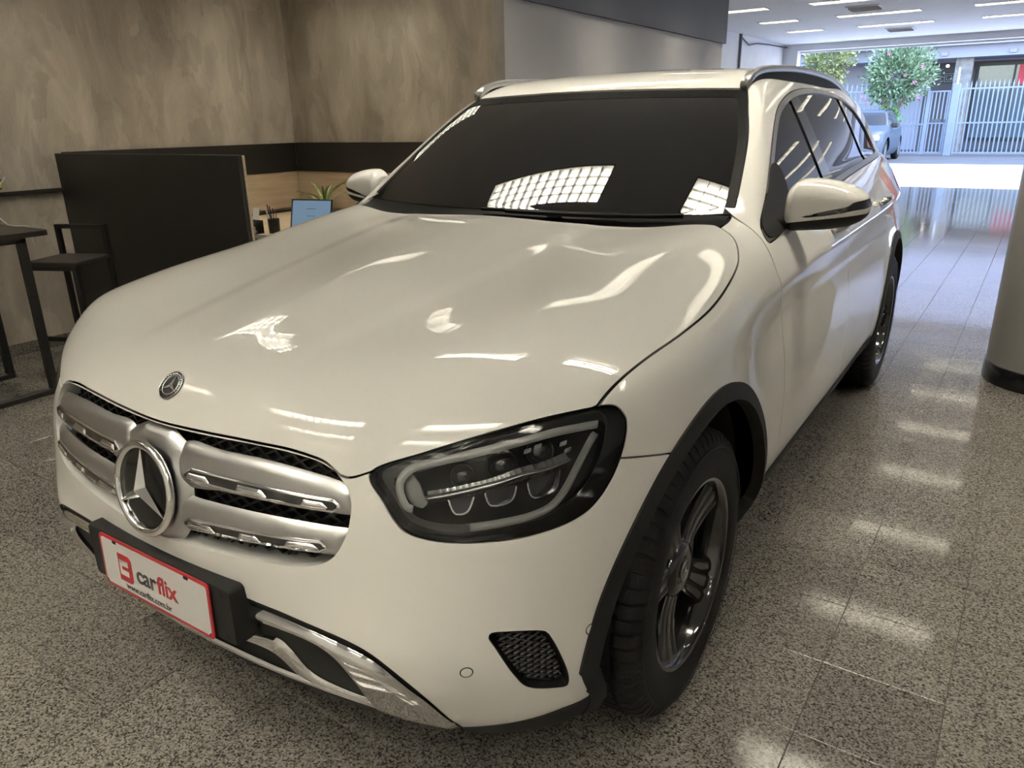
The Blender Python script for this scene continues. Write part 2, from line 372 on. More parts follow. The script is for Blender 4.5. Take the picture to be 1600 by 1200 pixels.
def patch(poly, frame, h=.006, off=0., bulge=0., bw=.01, depth=.006, f=f_body, smoothpoly=True, holes=()):
    "sheet with the outline poly lying on the body, raised by off (+bulge away from its edge), with edge walls"
    poly = spl(poly, True, 8) if smoothpoly else np.asarray(poly, float)
    lo, hi = poly.min(0)-h, poly.max(0)+h; nu, nv = [max(2, int(math.ceil((hi[i]-lo[i])/h))+1) for i in (0, 1)]
    U, Vv = np.meshgrid(np.linspace(lo[0], hi[0], nu), np.linspace(lo[1], hi[1], nv), indexing='ij'); uv = np.stack([U.ravel(), Vv.ravel()], 1)
    i, j = np.meshgrid(np.arange(nu-1), np.arange(nv-1), indexing='ij'); a = (i*nv+j).ravel()
    T = np.concatenate([np.stack([a, a+nv, a+nv+1], 1), np.stack([a, a+nv+1, a+1], 1)])
    uv3 = np.c_[uv, np.zeros(len(uv))]
    uv3, T = clip(uv3, T, sdpoly(uv3[:, :2], poly))
    for hp in holes: uv3, T = clip(uv3, T, -sdpoly(uv3[:, :2], hp))
    uv = uv3[:, :2]; p = onbody(uv, frame, f); N = normals_at(p, f)
    fa, fb, fd, _ = FRAMES[frame]
    if frame in ('front', 'lamp', 'top', 'side'):
        # triangle winding must agree with the outward normal
        n0 = np.cross(p[T[:, 1]]-p[T[:, 0]], p[T[:, 2]]-p[T[:, 0]]); 
        if ((n0*N[T[:, 0]]).sum(1) < 0).mean() > .5: T = T[:, ::-1]
    o = np.full(len(uv), off)
    if bulge:
        d = np.minimum(-sdpoly(uv, poly), .06)
        t = np.clip(1-d/bw, 0, 1); o = o+bulge*(1-t*t)
    p = p+N*o[:, None]
    if bulge:      # normals from the displaced sheet
        fn = np.cross(p[T[:, 1]]-p[T[:, 0]], p[T[:, 2]]-p[T[:, 0]]); M = np.zeros_like(p)
        for k in range(3): np.add.at(M, T[:, k], fn)
        N = M/(np.linalg.norm(M, axis=1)[:, None]+1e-12)
    return shell(p, T, N, depth)
def addpatch(name, m, parent, poly, frame, mirror=False, label=None, **kw):
    V, T, N = patch(poly, frame, **kw); os = [mk(name, V, T, m, parent, N)]
    if mirror: V, T, N = mirrorx(V, T, N); os.append(mk(name, V, T, m, parent, N))
    for o in os:
        if label: o['label'] = label
    return os

# outlines (found on the body surface)
HL3 = [(0.538, -0.696, 0.836), (0.62, -0.641, 0.871), (0.702, -0.572, 0.899), (0.778, -0.49, 0.919), (0.831, -0.417, 0.923), (0.856, -0.375, 0.919), (0.868, -0.356, 0.899), (0.875, -0.356, 0.88), (0.878, -0.366, 0.852), (0.877, -0.387, 0.815), (0.871, -0.416, 0.78), (0.859, -0.456, 0.748), (0.838, -0.501, 0.731), (0.8, -0.558, 0.722), (0.755, -0.607, 0.719), (0.705, -0.647, 0.719), (0.66, -0.675, 0.723), (0.621, -0.694, 0.733), (0.596, -0.701, 0.751), (0.568, -0.702, 0.788)]
def lamp2(p): p = np.array(p, float); return np.stack([p[:, :2] @ E1[:2], p[:, 2]], 1)
HL2 = spl(lamp2(HL3), True, 6)
_g = [(0, .846), (.284, .853), (.40, .849), (.455, .838), (.488, .818), (.507, .792), (.513, .762), (.507, .718), (.483, .675), (.44, .652), (.365, .638), (.243, .626), (.12, .614), (0, .606)]
GR2 = spl(_g+[(-x, z) for x, z in _g[-2:0:-1]], True, 6)
FOG2 = spl(lamp2([(0.74, -0.637, 0.528), (0.755, -0.622, 0.535), (0.806, -0.558, 0.518), (0.819, -0.539, 0.492), (0.829, -0.514, 0.432), (0.833, -0.497, 0.383), (0.829, -0.494, 0.355), (0.816, -0.515, 0.357), (0.783, -0.569, 0.383), (0.769, -0.598, 0.427), (0.75, -0.627, 0.497)]), True, 6)
_s = [(0, .545), (.256, .531), (.383, .526), (.507, .512), (.575, .481), (.624, .412), (.650, .305), (.658, .25), (.66, .10)]
CHIN2 = np.array(spl(_s, False, 6).tolist()+spl([(-x, z) for x, z in _s], False, 6)[::-1].tolist())
_h = [(.80, -1.3), (.812, -.6), (.836, -.411), (.854, -.22), (.863, -.087), (.865, .10), (.853, .268), (.836, .383), (.811, .458), (.782, .51), (.745, .545), (.705, .57)]
_hr = [(.705, .57), (.6, .541), (.45, .503), (.3, .475), (.15, .458), (0, .452)]
HOODP = np.array(spl(_h, False, 6).tolist()[:-1]+spl(_hr, False, 6).tolist()+(spl(_hr, False, 6)*[-1, 1]).tolist()[::-1][1:]+(spl(_h, False, 6)*[-1, 1]).tolist()[::-1][1:])
ZF = tab([(0, .850), (.15, .854), (.284, .857), (.40, .853), (.455, .842), (.489, .823), (.538, .837), (.62, .871), (.702, .899), (.778, .919), (.836, .923), (.9, .924)], .006, even=True)
WS2 = spl([(0, 1.02), (.5, 1.02), (.70, 1.05), (.724, 1.10), (.722, 1.16), (.705, 1.229), (.662, 1.358), (.615, 1.45), (.582, 1.505), (.56, 1.517), (.45, 1.522), (.2, 1.527), (0, 1.528)], False, 6)
WS2 = np.array(WS2.tolist()+(WS2*[-1, 1]).tolist()[::-1])
DLO2 = spl([(.64, 1.088), (.70, 1.135), (.85, 1.215), (.977, 1.285), (1.174, 1.393), (1.344, 1.462), (1.62, 1.515), (1.96, 1.535), (2.3, 1.53), (2.6, 1.505), (2.8, 1.465), (2.95, 1.40), (3.05, 1.31), (3.06, 1.24), (3.0, 1.222), (2.6, 1.208), (2.2, 1.192), (1.8, 1.172), (1.3, 1.14), (.9, 1.108), (.70, 1.086)], True, 6)
ZCAB = tab([(.3, 1.165), (.72, 1.165), (.85, 1.13), (1.2, 1.135), (1.8, 1.172), (2.4, 1.2), (2.9, 1.218), (3.3, 1.225), (3.7, 1.22)], .01)
YD = tab([(.2, .66), (.4, .655), (.6, .65), (.81, .640), (.89, .630), (.969, .598), (1.012, .588), (1.081, .611), (1.2, .70)], .012)
GAP = .0022
# ================================================================== the car
car = thing('suv', 'large white SUV with black wheels and dark tinted windows parked in the showroom', 'car')
BV, BT = extract()
class S:            # a sheet of the body being cut
    def __init__(s, V, T): s.V, s.T = V, T
    def cut(s, g): s.V, s.T = clip(s.V, s.T, g(s.V)); return s
    def copy(s): return S(s.V.copy(), s.T.copy())
    def finish(s, name, m, off=0., depth=.012, parent=car, it=1, label=None):
        V = newton(s.V, it); N = normals_at(V); V, T, N = shell(V+N*off, s.T, N, depth)
        o = mk(name, V, T, m, parent, N)
        if label: o['label'] = label
        return o
ax_ = lambda p: np.abs(p[:, 0])
def g_hood(p): return np.maximum(sdpoly(p[:, :2], HOODP)*(np.where(p[:, 1] < .7, 1, 1)), np.where(p[:, 1] < -.2, ZF(ax_(p))-p[:, 2], -.06)+np.where(p[:, 2] < .6, .06, 0))
def g_hl(p): q = np.stack([ax_(p)*E1[0]+p[:, 1]*E1[1], p[:, 2]], 1); return np.where(p[:, 1] < 0, sdpoly(q, HL2), .06)
def g_fog(p): q = np.stack([ax_(p)*E1[0]+p[:, 1]*E1[1], p[:, 2]], 1); return np.where(p[:, 1] < 0, sdpoly(q, FOG2), .06)
def g_gr(p): return np.where(p[:, 1] < -.5, sdpoly(p[:, [0, 2]], GR2), .06)
def g_chin(p): return np.where(p[:, 1] < -.3, sdpoly(p[:, [0, 2]], CHIN2), .06)
def g_ws(p): return np.where((p[:, 1] < 1.6) & (p[:, 2] > 1.03), sdpoly(p[:, [0, 2]], WS2), .06)
def g_dlo(p): return np.where(ax_(p) > .4, sdpoly(p[:, 1:], DLO2), .06)
def arch(yc, r):
    def g(p):
        zz = p[:, 2]-.372; u = np.abs(p[:, 1]-yc); d = np.where(zz > 0, np.hypot(u, zz), u+.055*sst(-.05, .15, -zz)); return np.where((ax_(p) > .45) & (p[:, 2] < .95), d-r, .3)
    return g
A_IN, A_OUT = .435, .476
neg = lambda g, e=GAP: (lambda p: -g(p)+e)
sh = lambda g, e=GAP: (lambda p: g(p)+e)
full = S(BV, BT)
for yc in (0, 2.873): full.cut(neg(arch(yc, A_IN), 0))
# the base skin sits a little deeper and shows dark through the gaps
lower = full.copy().cut(lambda p: p[:, 2]-ZCAB(p[:, 1]))
cab = full.copy().cut(lambda p: ZCAB(p[:, 1])-p[:, 2])
inner = full.copy(); V_ = inner.V; N_ = normals_at(V_)
for g in (g_gr, g_hl, g_fog): inner.cut(neg(g, .008))
inner.finish('inner_shell', DARK, off=-.013, depth=.004)
# hood
hood = lower.copy().cut(lambda p: p[:, 1]-.9).cut(sh(g_hood)).cut(neg(g_hl)).cut(neg(g_gr, .001)).finish('hood', PAINT)
# bumper
def g_bump(p):
    U = np.where(p[:, 1] < -.385, ZF(ax_(p)), .821-.255*(p[:, 1]+.383)); return np.maximum(p[:, 2]-U+GAP, p[:, 1]+.0)
bump = lower.copy().cut(g_bump).cut(neg(g_hl)).cut(neg(g_gr, 0)).cut(neg(g_fog, 0)).cut(neg(g_chin, 0)).cut(neg(arch(0, A_OUT), 0))
ZWB = tab([(.6, .255), (.66, .264), (.74, .275), (.81, .286), (.85, .297), (.870, .335), (.883, .40)], .006)
skirt = bump.copy().cut(lambda p: p[:, 2]-ZWB(ax_(p)))
SKIRT = skirt
bump.cut(lambda p: ZWB(ax_(p))-p[:, 2]).finish('front_bumper', PAINT)
def bysides(s, name, m, **kw):
    for sg_ in (1, -1): s.copy().cut(lambda p: -p[:, 0]*sg_).finish(name, m, **kw)
bysides(SKIRT.cut(lambda p: .60-ax_(p)), 'bumper_skirt', BLACK_PL, off=.002)
# fenders
bysides(lower.copy().cut(lambda p: np.maximum(p[:, 1]-YD(p[:, 2])+GAP, -p[:, 1]-.40)).cut(lambda p: np.where(p[:, 1] < 0, .821-.255*(p[:, 1]+.383)-p[:, 2]+GAP, -1))
        .cut(neg(g_hood)).cut(neg(g_hl)).cut(neg(g_ws)).cut(neg(g_dlo)).cut(neg(arch(0, A_OUT), 0)).cut(lambda p: .40-p[:, 2]).cut(lambda p: .55-ax_(p)).cut(lambda p: np.where(p[:, 1] > .45, .722-ax_(p)-.25*np.maximum(p[:, 2]-1.13, 0), -1)), 'fender', PAINT)
# doors
ZS = .40
def doorcut(y0, y1): return lambda p: np.maximum(y0(p)-p[:, 1]+GAP, p[:, 1]-y1(p)+GAP)
yB = lambda p: 1.585+.03*(p[:, 2]-.8); yC = lambda p: np.where(p[:, 2] > .95, 2.60+.12*(p[:, 2]-.95), 2.60)
bysides(lower.copy().cut(doorcut(lambda p: YD(p[:, 2]), yB)).cut(neg(g_dlo)).cut(lambda p: ZS-p[:, 2]).cut(lambda p: .55-ax_(p)), 'front_door', PAINT)
bysides(lower.copy().cut(doorcut(yB, yC)).cut(neg(g_dlo)).cut(neg(arch(2.873, A_OUT+.004), 0)).cut(lambda p: ZS-p[:, 2]).cut(lambda p: .55-ax_(p)), 'rear_door', PAINT)
tail2 = spl([(3.28, 1.05), (3.30, 1.10), (3.45, 1.13), (3.62, 1.13), (3.80, 1.12), (3.80, .96), (3.62, .97), (3.45, .99), (3.33, 1.01)], True, 6)
g_tail = lambda p: np.where(ax_(p) > .3, sdpoly(p[:, 1:], tail2), .06)
lower.copy().cut(lambda p: yC(p)-p[:, 1]+GAP).cut(neg(g_dlo)).cut(neg(arch(2.873, A_OUT), 0)).cut(neg(g_tail)).cut(lambda p: .36-p[:, 2]).finish('rear_body', PAINT)
bysides(lower.copy().cut(lambda p: 3.1-p[:, 1]).cut(g_tail), 'tail_lamp', RED_LENS, off=.003)
# sills and arch cladding
bysides(lower.copy().cut(lambda p: p[:, 2]-ZS+GAP).cut(lambda p: np.maximum(.3-p[:, 1], p[:, 1]-2.62)).cut(neg(arch(0, A_OUT), 0)).cut(neg(arch(2.873, A_OUT), 0)).cut(lambda p: .55-ax_(p)), 'sill_cladding', BLACK_PL, off=.004)
lower.copy().cut(lambda p: np.maximum(p[:, 2]-.36+GAP, 3.2-p[:, 1])).finish('rear_skirt', BLACK_PL, off=.003)
for yc in (0, 2.873): bysides(lower.copy().cut(arch(yc, A_OUT)).cut(neg(arch(yc, A_IN), 0)).cut(lambda p: .80-ax_(p)).cut(lambda p: np.where(p[:, 1] > yc, .30, .225)-p[:, 2]), 'arch_cladding', BLACK_PL, off=.006, depth=.032)
# cab: roof with pillars, windscreen, side glass
cab.copy().cut(neg(g_ws)).cut(neg(g_dlo)).cut(lambda p: .0*p[:, 0]+np.where((p[:, 1] < .45), 1., -1.)).finish('roof_and_pillars', PAINT)
ws = full.copy().cut(lambda p: p[:, 1]-1.7).cut(sh(g_ws, .002))
g_wsi = lambda p: g_ws(p)+.026
g_cowl = lambda p: .468+.333*p[:, 0]**2+.028-p[:, 1]
ws.copy().cut(g_wsi).cut(g_cowl).finish('windshield', GLASS, off=-.004, depth=.004)
ws.copy().cut(neg(g_wsi, .0)).cut(g_cowl).finish('windshield_trim', TRIM_BK, off=-.003, depth=.004)
full.copy().cut(lambda p: -g_cowl(p)).cut(lambda p: np.maximum(.30-p[:, 1], p[:, 2]-1.20)).cut(neg(g_hood)).cut(lambda p: ax_(p)-.715).finish('cowl_panel', TRIM_BK, off=-.006, depth=.004)
dlo = full.copy().cut(sh(g_dlo, .001))
bysides(dlo.copy().cut(lambda p: -(g_dlo(p)+.020)), 'window_trim', ALU, off=.003, depth=.008)
# blackout behind glass edges / pillars between the panes
def band(y0, y1, sl): return lambda p: np.abs(p[:, 1]-(y0+y1)/2-sl*(p[:, 2]-1.3))-(y1-y0)/2
BP = band(1.56, 1.70, -.10); CP = band(2.52, 2.58, -.25)
din = dlo.copy().cut(lambda p: g_dlo(p)+.021)
bysides(din.copy().cut(BP), 'pillar_cover', BLACK_GL, off=.001, depth=.006)
bysides(din.copy().cut(CP), 'pillar_cover', BLACK_GL, off=.001, depth=.006)
bysides(din.copy().cut(neg(BP, .001)).cut(lambda p: p[:, 1]-1.63+.10*(p[:, 2]-1.3)), 'front_door_window', GLASS, off=-.004, depth=.004)
bysides(din.copy().cut(neg(BP, .001)).cut(neg(CP, .001)).cut(lambda p: np.maximum(1.63-.10*(p[:, 2]-1.3)-p[:, 1], p[:, 1]-2.55+.25*(p[:, 2]-1.3))), 'rear_door_window', GLASS, off=-.004, depth=.004)
bysides(din.copy().cut(neg(CP, .001)).cut(lambda p: 2.55-.25*(p[:, 2]-1.3)-p[:, 1]), 'quarter_window', GLASS, off=-.004, depth=.004)
# ------------------------------------------------------------------ car details
def f_off(d): return lambda x, y, z: f_body(x, y, z)-d
def part(name, V, T, N, m, parent=car, label=None):
    o = mk(name, V, T, m, parent, N)
    if label: o['label'] = label
    return o
def rim_wall(poly2, frame, d0, d1, n=1):
    "wall running inwards along an outline on the body"
    p = onbody(poly2, frame); N = normals_at(p); a = p+N*d0; b = p+N*d1; k = len(p); i = np.arange(k); j = (i+1) % k
    V = np.concatenate([a, b]); F = np.stack([i, j, k+j, k+i], 1); return V, F
def ribbon(pts, w, n=8):
    p = spl(pts, False, n); t = np.gradient(p, axis=0); t /= np.linalg.norm(t, axis=1)[:, None]+1e-12; nn = np.stack([-t[:, 1], t[:, 0]], 1)
    W = np.asarray(w)*np.ones(len(p)) if np.ndim(w) == 0 else np.interp(np.linspace(0, 1, len(p)), np.linspace(0, 1, len(w)), w)
    return np.concatenate([p+nn*W[:, None]/2, (p-nn*W[:, None]/2)[::-1]])
def insetpoly(poly, d):
    p = np.asarray(poly); t = np.roll(p, -1, 0)-np.roll(p, 1, 0); t /= np.linalg.norm(t, axis=1)[:, None]+1e-12; n = np.stack([-t[:, 1], t[:, 0]], 1)
    a = .5*np.sum(p[:, 0]*np.roll(p[:, 1], -1)-np.roll(p[:, 0], -1)*p[:, 1]); return p+n*d*(1 if a > 0 else -1)
def both(name, m, V, F, parent=car, label=None, normals=None):
    for sgn in (1, -1):
        VV = V if sgn == 1 else V*[-1, 1, 1]; FF = F if sgn == 1 else F[:, ::-1]
        o = mk(name, VV, FF, m, parent, None if normals is None else normals*[sgn, 1, 1], smooth=True)
        if label: o['label'] = label
def frame_at(p, n, up=(0, 0, 1)):
    n = np.array(n, float); n /= np.linalg.norm(n); r = np.cross(np.array(up, float), n); r /= np.linalg.norm(r); u = np.cross(n, r)
    return Matrix(((r[0], u[0], n[0], p[0]), (r[1], u[1], n[1], p[1]), (r[2], u[2], n[2], p[2]), (0, 0, 0, 1)))
def place(mb, M): mb.V = [tuple(M @ Vector(v)) for v in mb.V]; return mb
def lattice(poly, frame, off, sp, w, dirs=((1, .55), (1, -.55)), dep=.012, mirror=False):
    "crossing ribs inside an outline"
    mb = MB(); poly = np.asarray(poly); lo, hi = poly.min(0), poly.max(0); c = (lo+hi)/2; L = np.linalg.norm(hi-lo)
    ln = []
    for d in dirs:
        d = np.array(d)/np.linalg.norm(d); nrm = np.array([-d[1], d[0]])
        for k in np.arange(-L/2, L/2, sp):
            t = np.arange(-L/2, L/2, .008); q = c+nrm*k+t[:, None]*d; ins = sdpoly(q, poly) < .003
            run = []
            for i in range(len(t)+1):
                if i < len(t) and ins[i]: run.append(q[i])
                else:
                    if len(run) > 2: ln.append(np.array(run)[[*range(0, len(run)-1, 3), len(run)-1]])
                    run = []
    if not ln: return mb
    al = np.concatenate(ln); P3 = onbody(al, frame); N3 = normals_at(P3); k = 0
    for l in ln:
        p = P3[k:k+len(l)]; n = N3[k:k+len(l)]; k += len(l)
        t = np.gradient(p, axis=0); t /= np.linalg.norm(t, axis=1)[:, None]+1e-12; b = np.cross(t, n)
        V = []
        for i in range(len(p)):
            V += [p[i]+n[i]*off+b[i]*w/2, p[i]+n[i]*off-b[i]*w/2, p[i]+n[i]*(off-dep)-b[i]*w/2, p[i]+n[i]*(off-dep)+b[i]*w/2]
        F = [(i*4+a, i*4+(a+1) % 4, i*4+4+(a+1) % 4, i*4+4+a) for i in range(len(p)-1) for a in range(4)]
        mb.add(V, F)
    return mb

# ---- grille
def node(name, parent=car, loc=(0, 0, 0)):
    o = bpy.data.objects.new(name, None); o.location = loc; o.empty_display_size = .05; return link(o, parent)
MESHBK = mat('grille_black', (.012, .012, .012), .38, 0, 0, .1, 20)
def grille():
    g = node('grille')
    V, F = rim_wall(insetpoly(GR2, -.001), 'front', .0, -.055); mk('grille_surround', V, F, PAINT, g, smooth=True)
    V, T, N = patch(insetpoly(GR2, -.004), 'front', h=.02, off=-.062, depth=.004, smoothpoly=False); mk('back_plate', V, T, DARK, g, N)
    o = lattice(insetpoly(GR2, .002), 'front', -.040, .021, .0045).build('grille_mesh', MESHBK, g); o['kind'] = 'stuff'
    up = [(.09, .826), (.2, .830), (.33, .831), (.45, .820), (.505, .804), (.512, .78), (.51, .757), (.45, .757), (.35, .756), (.22, .752), (.09, .744)]
    lo = [(.09, .722), (.16, .724), (.37, .731), (.47, .731), (.511, .728), (.506, .70), (.49, .677), (.42, .671), (.31, .662), (.2, .654), (.09, .646)]
    for poly in (up, lo): addpatch('louvre', SILVER, g, poly, 'front', True, h=.005, off=-.014, bulge=.011, bw=.026, depth=.02)
    # inserts
    iu = [(.112, .768), (.135, .784), (.30, .787), (.478, .784), (.494, .772), (.480, .760), (.30, .760), (.135, .756)]
    il = [(.112, .668), (.135, .684), (.30, .695), (.458, .706), (.474, .693), (.458, .682), (.30, .670), (.135, .657)]
    for top, poly in ((1, iu), (0, il)):
        for o in addpatch('insert_frame', CHROME, g, poly, 'front', True, h=.005, off=.0005, bulge=.0025, bw=.005, depth=.01, smoothpoly=False): pass
        c = insetpoly(np.array(poly), .0045)
        addpatch('insert', BLACK_GL, g, c, 'front', True, h=.005, off=.0042, depth=.003, smoothpoly=False)
        def edge(x, k): lo_, hi_ = [np.interp(x, *np.array(sorted(q)).T) for q in (poly[4:]+[poly[0]], poly[:5])]; return lo_+(hi_-lo_)*k
        segs = ((.128, .20, .45), (.265, .345, .48), (.415, .475, .52)) if top else ((.128, .215, .5), (.275, .335, .42), (.385, .462, .55))
        for x0, x1, k in segs:
            q = [(x0, edge(x0, .2)), (x0+.004, edge(x0+.004, .72)), (x1-.018, edge(x1-.018, .72)), (x1, edge(x1, .2))]
            addpatch('chrome_block', CHROME, g, q, 'front', True, h=.004, off=.0045, bulge=.004, bw=.006, depth=.004, smoothpoly=False)
        q = [(x, edge(x, .12)) for x in np.linspace(.125, .47, 10)]+[(x, edge(x, .30)) for x in np.linspace(.47, .125, 10)]
        addpatch('chrome_strip', CHROME, g, q, 'front', True, h=.005, off=.0045, bulge=.003, bw=.003, depth=.004, smoothpoly=False)
    # centre housing of the star
    t = np.linspace(-.25*math.pi, 1.25*math.pi, 30)
    hp = [(.132*math.cos(a), .714+.132*math.sin(a)) for a in np.linspace(math.radians(52), math.radians(-232), 40)]
    hp = hp[2:-2]; hp = hp+[(-.115, .818), (-.085, .828), (-.06, .838), (-.045, .846), (.045, .846), (.06, .838), (.085, .828), (.115, .818)]
    addpatch('star_housing', SILVER, g, hp, 'front', h=.006, off=-.016, bulge=.016, bw=.035, depth=.02, smoothpoly=False)
    c0 = onbody(np.array([[0., .714]]), 'front')[0]; n0 = normals_at(c0[None])[0]; n0[0] = 0
    M = frame_at(c0+n0*.010, n0); R = .100
    st = node('star_emblem', g)
    ring = MB(); pr = [(R+.009*math.cos(a)-.006, .008*math.sin(a)) for a in np.linspace(0, 2*math.pi, 15)]
    place(ring.lathe(pr, 72), M).build('ring', CHROME, st, smooth=True)
    bk = MB(); bk.lathe([(.0, .004), (R*.5, .003), (R*.86, .0), (R-.004, -.004)], 48); place(bk, M).build('star_backing', mat('star_glass', (.006, .006, .006), .12, 0, 0, .1, 5, spec=.3), st, smooth=True)
    sm = MB(); pts = []
    for k in range(6):
        a = math.radians(90+60*k); r = R-.010 if k % 2 == 0 else .0165; pts.append((r*math.cos(a), r*math.sin(a), .006 if k % 2 == 0 else .005))
    sm.add(pts+[(0, 0, .022), (0, 0, -.002)], [(k, (k+1) % 6, 6) for k in range(6)]+[((k+1) % 6, k, 7) for k in range(6)])
    place(sm, M).build('star', CHROME, st)
    return g
grille()

# ---- hood emblem
def hood_badge():
    p = onbody(np.array([[0., -.722]]), 'top')[0]; n = normals_at(p[None])[0]; n[0] = 0
    M = frame_at(p+n*.0005, n, (0, 1, 0)); g = node('hood_badge'); R = .033
    place(MB().lathe([(0, .0012), (R*.66, .0012)], 40), M).build('badge_disc', mat('badge_disc', (.008, .008, .01), .3, 0, 0, spec=.2), g)
    place(MB().lathe([(R*.66, .0016), (R*.97, .0016), (R, 0)], 48), M).build('badge_rim', mat('badge_dark', (.012, .012, .014), .35, 0, 0, .2, 300, spec=.2), g, smooth=True)
    for r in (R*.68, R*.97): place(MB().lathe([(r+.0012*math.cos(a), .0016+.0011*math.sin(a)) for a in np.linspace(0, 2*math.pi, 9)], 48), M).build('badge_ring', CHROME, g, smooth=True)
    sm = MB(); pts = []
    for k in range(6):
        a = math.radians(90+60*k); r = R*.66 if k % 2 == 0 else R*.13; pts.append((r*math.cos(a), r*math.sin(a), .0015))
    sm.add(pts+[(0, 0, .0045)], [(k, (k+1) % 6, 6) for k in range(6)]); place(sm, M).build('badge_star', CHROME, g)
    wr = MB()                                    # wreath leaves round the rim
    for k in range(28):
        a = 2*math.pi*k/28; r = R*.825; c, s_ = math.cos(a), math.sin(a); q = [(r*c-.0010*s_, r*s_+.0010*c), (r*c+.0016*c, r*s_+.0016*s_), (r*c+.0010*s_, r*s_-.0010*c), (r*c-.0016*c, r*s_-.0016*s_)]
        wr.add([(x, y, .0019) for x, y in q], [(0, 1, 2, 3)])
    place(wr, M).build('badge_wreath', CHROME, g)
hood_badge()

# ---- headlights
def headlight():
    hp = insetpoly(HL2, .0)
    gs = [node('headlight'), node('headlight')]
    def two(name, m, V, T, N=None, label=None):
        for i, sgn in enumerate((1, -1)):
            o = mk(name, V*[sgn, 1, 1], T if sgn == 1 else T[:, ::-1], m, gs[i], None if N is None else N*[sgn, 1, 1], smooth=True)
            if label: o['label'] = label
    V, F = rim_wall(hp, 'lamp', -.001, -.07); two('housing_wall', BLACK_GL, V, F)
    V, T, N = patch(insetpoly(HL2, -.003), 'lamp', h=.012, off=-.072, depth=.003, smoothpoly=False); two('housing', DARK, V, T, N)
    V, T, N = patch(insetpoly(HL2, .001), 'lamp', h=.010, off=-.030, depth=.004, smoothpoly=False, holes=[insetpoly(HL2, .024)]); two('bezel', BLACK_GL, V, T, N)
    top = [(.029, .773), (.017, .778), (.008, .799), (.008, .82), (.02, .837), (.04, .849), (.097, .863), (.204, .883), (.297, .895), (.363, .895), (.394, .892)]
    lo = [(.132, .739), (.196, .744), (.251, .749), (.293, .761), (.321, .786), (.346, .821), (.368, .852), (.388, .877)]
    for q, w in ((top, .015), (lo, .016)):
        V, T, N = patch(ribbon(q, w, 6), 'lamp', h=.004, off=-.022, bulge=.006, bw=.008, depth=.014, smoothpoly=False); two('light_guide', DRL, V, T, N)
    V, T, N = patch(ribbon([(.020, .835), (.026, .812), (.034, .79), (.05, .778)], [.012, .03, .03, .012], 6), 'lamp', h=.005, off=-.034, depth=.006, smoothpoly=False); two('inner_guide', mat('guide_grey', (.30, .30, .29), .3, .3, .4), V, T, N)
    V, T, N = patch(ribbon([(.050, .790), (.111, .800), (.182, .813), (.236, .824), (.292, .828), (.340, .836)], [.010, .012, .012, .010, .008, .006], 6), 'lamp', h=.0022, off=-.034, bulge=.005, bw=.006, depth=.02, smoothpoly=False); two('divider_bar', mat('divider_silver', (.42, .42, .41), .18, .9, .5), V, T, N)
    # reflector bowls below the bar
    for u in ([(.090, .792), (.103, .760), (.128, .762), (.142, .790)], [(.163, .797), (.175, .771), (.217, .776), (.229, .803)], [(.252, .806), (.264, .775), (.310, .778), (.323, .818)]):
        V, T, N = patch(insetpoly(np.array(u), -.002), 'lamp', h=.005, off=-.052, depth=.015, smoothpoly=False); two('reflector', CRYSTAL, V, T, N)
        V, T, N = patch(ribbon(u, .0035, 5), 'lamp', h=.003, off=-.046, depth=.012, smoothpoly=False); two('reflector_rim', CHROME, V, T, N)
    # projector lenses above the bar
    for (su, sz, r) in ((.120, .828, .020), (.200, .845, .026), (.285, .860, .024)):
        p = onbody(np.array([[su, sz]]), 'lamp')[0]; n = normals_at(p[None])[0]; M = frame_at(p-n*.066, n)
        mb = place(MB().lathe([(r*math.cos(a), r*.8*math.sin(a)) for a in np.linspace(0, math.pi/2, 9)], 28), M); two('projector_lens', CRYSTAL, np.array(mb.V), np.array(mb.F))
        mb = place(MB().lathe([(r*1.0, .004), (r*1.12, .009), (r*1.2, .004), (r*1.2, -.01)], 28), M); two('lens_ring', mat('lens_ring', (.05, .05, .05), .15, .8, .5), np.array(mb.V), np.array(mb.F))
    # little side reflector tiles
    for k, (su, sz) in enumerate(((.245, .872), (.267, .877), (.322, .872), (.332, .856))):
        q = [(su, sz), (su+.016, sz+.002), (su+.015, sz-.007), (su-.001, sz-.009)]
        V, T, N = patch(q, 'lamp', h=.004, off=-.045, depth=.01, smoothpoly=False); two('facet', CHROME, V, T, N)
    V, T, N = patch(insetpoly(HL2, .003), 'lamp', h=.008, off=-.0015, depth=.002, smoothpoly=False); two('clear_cover', LENS_CLEAR, V, T, N, 'clear glossy cover')
headlight()

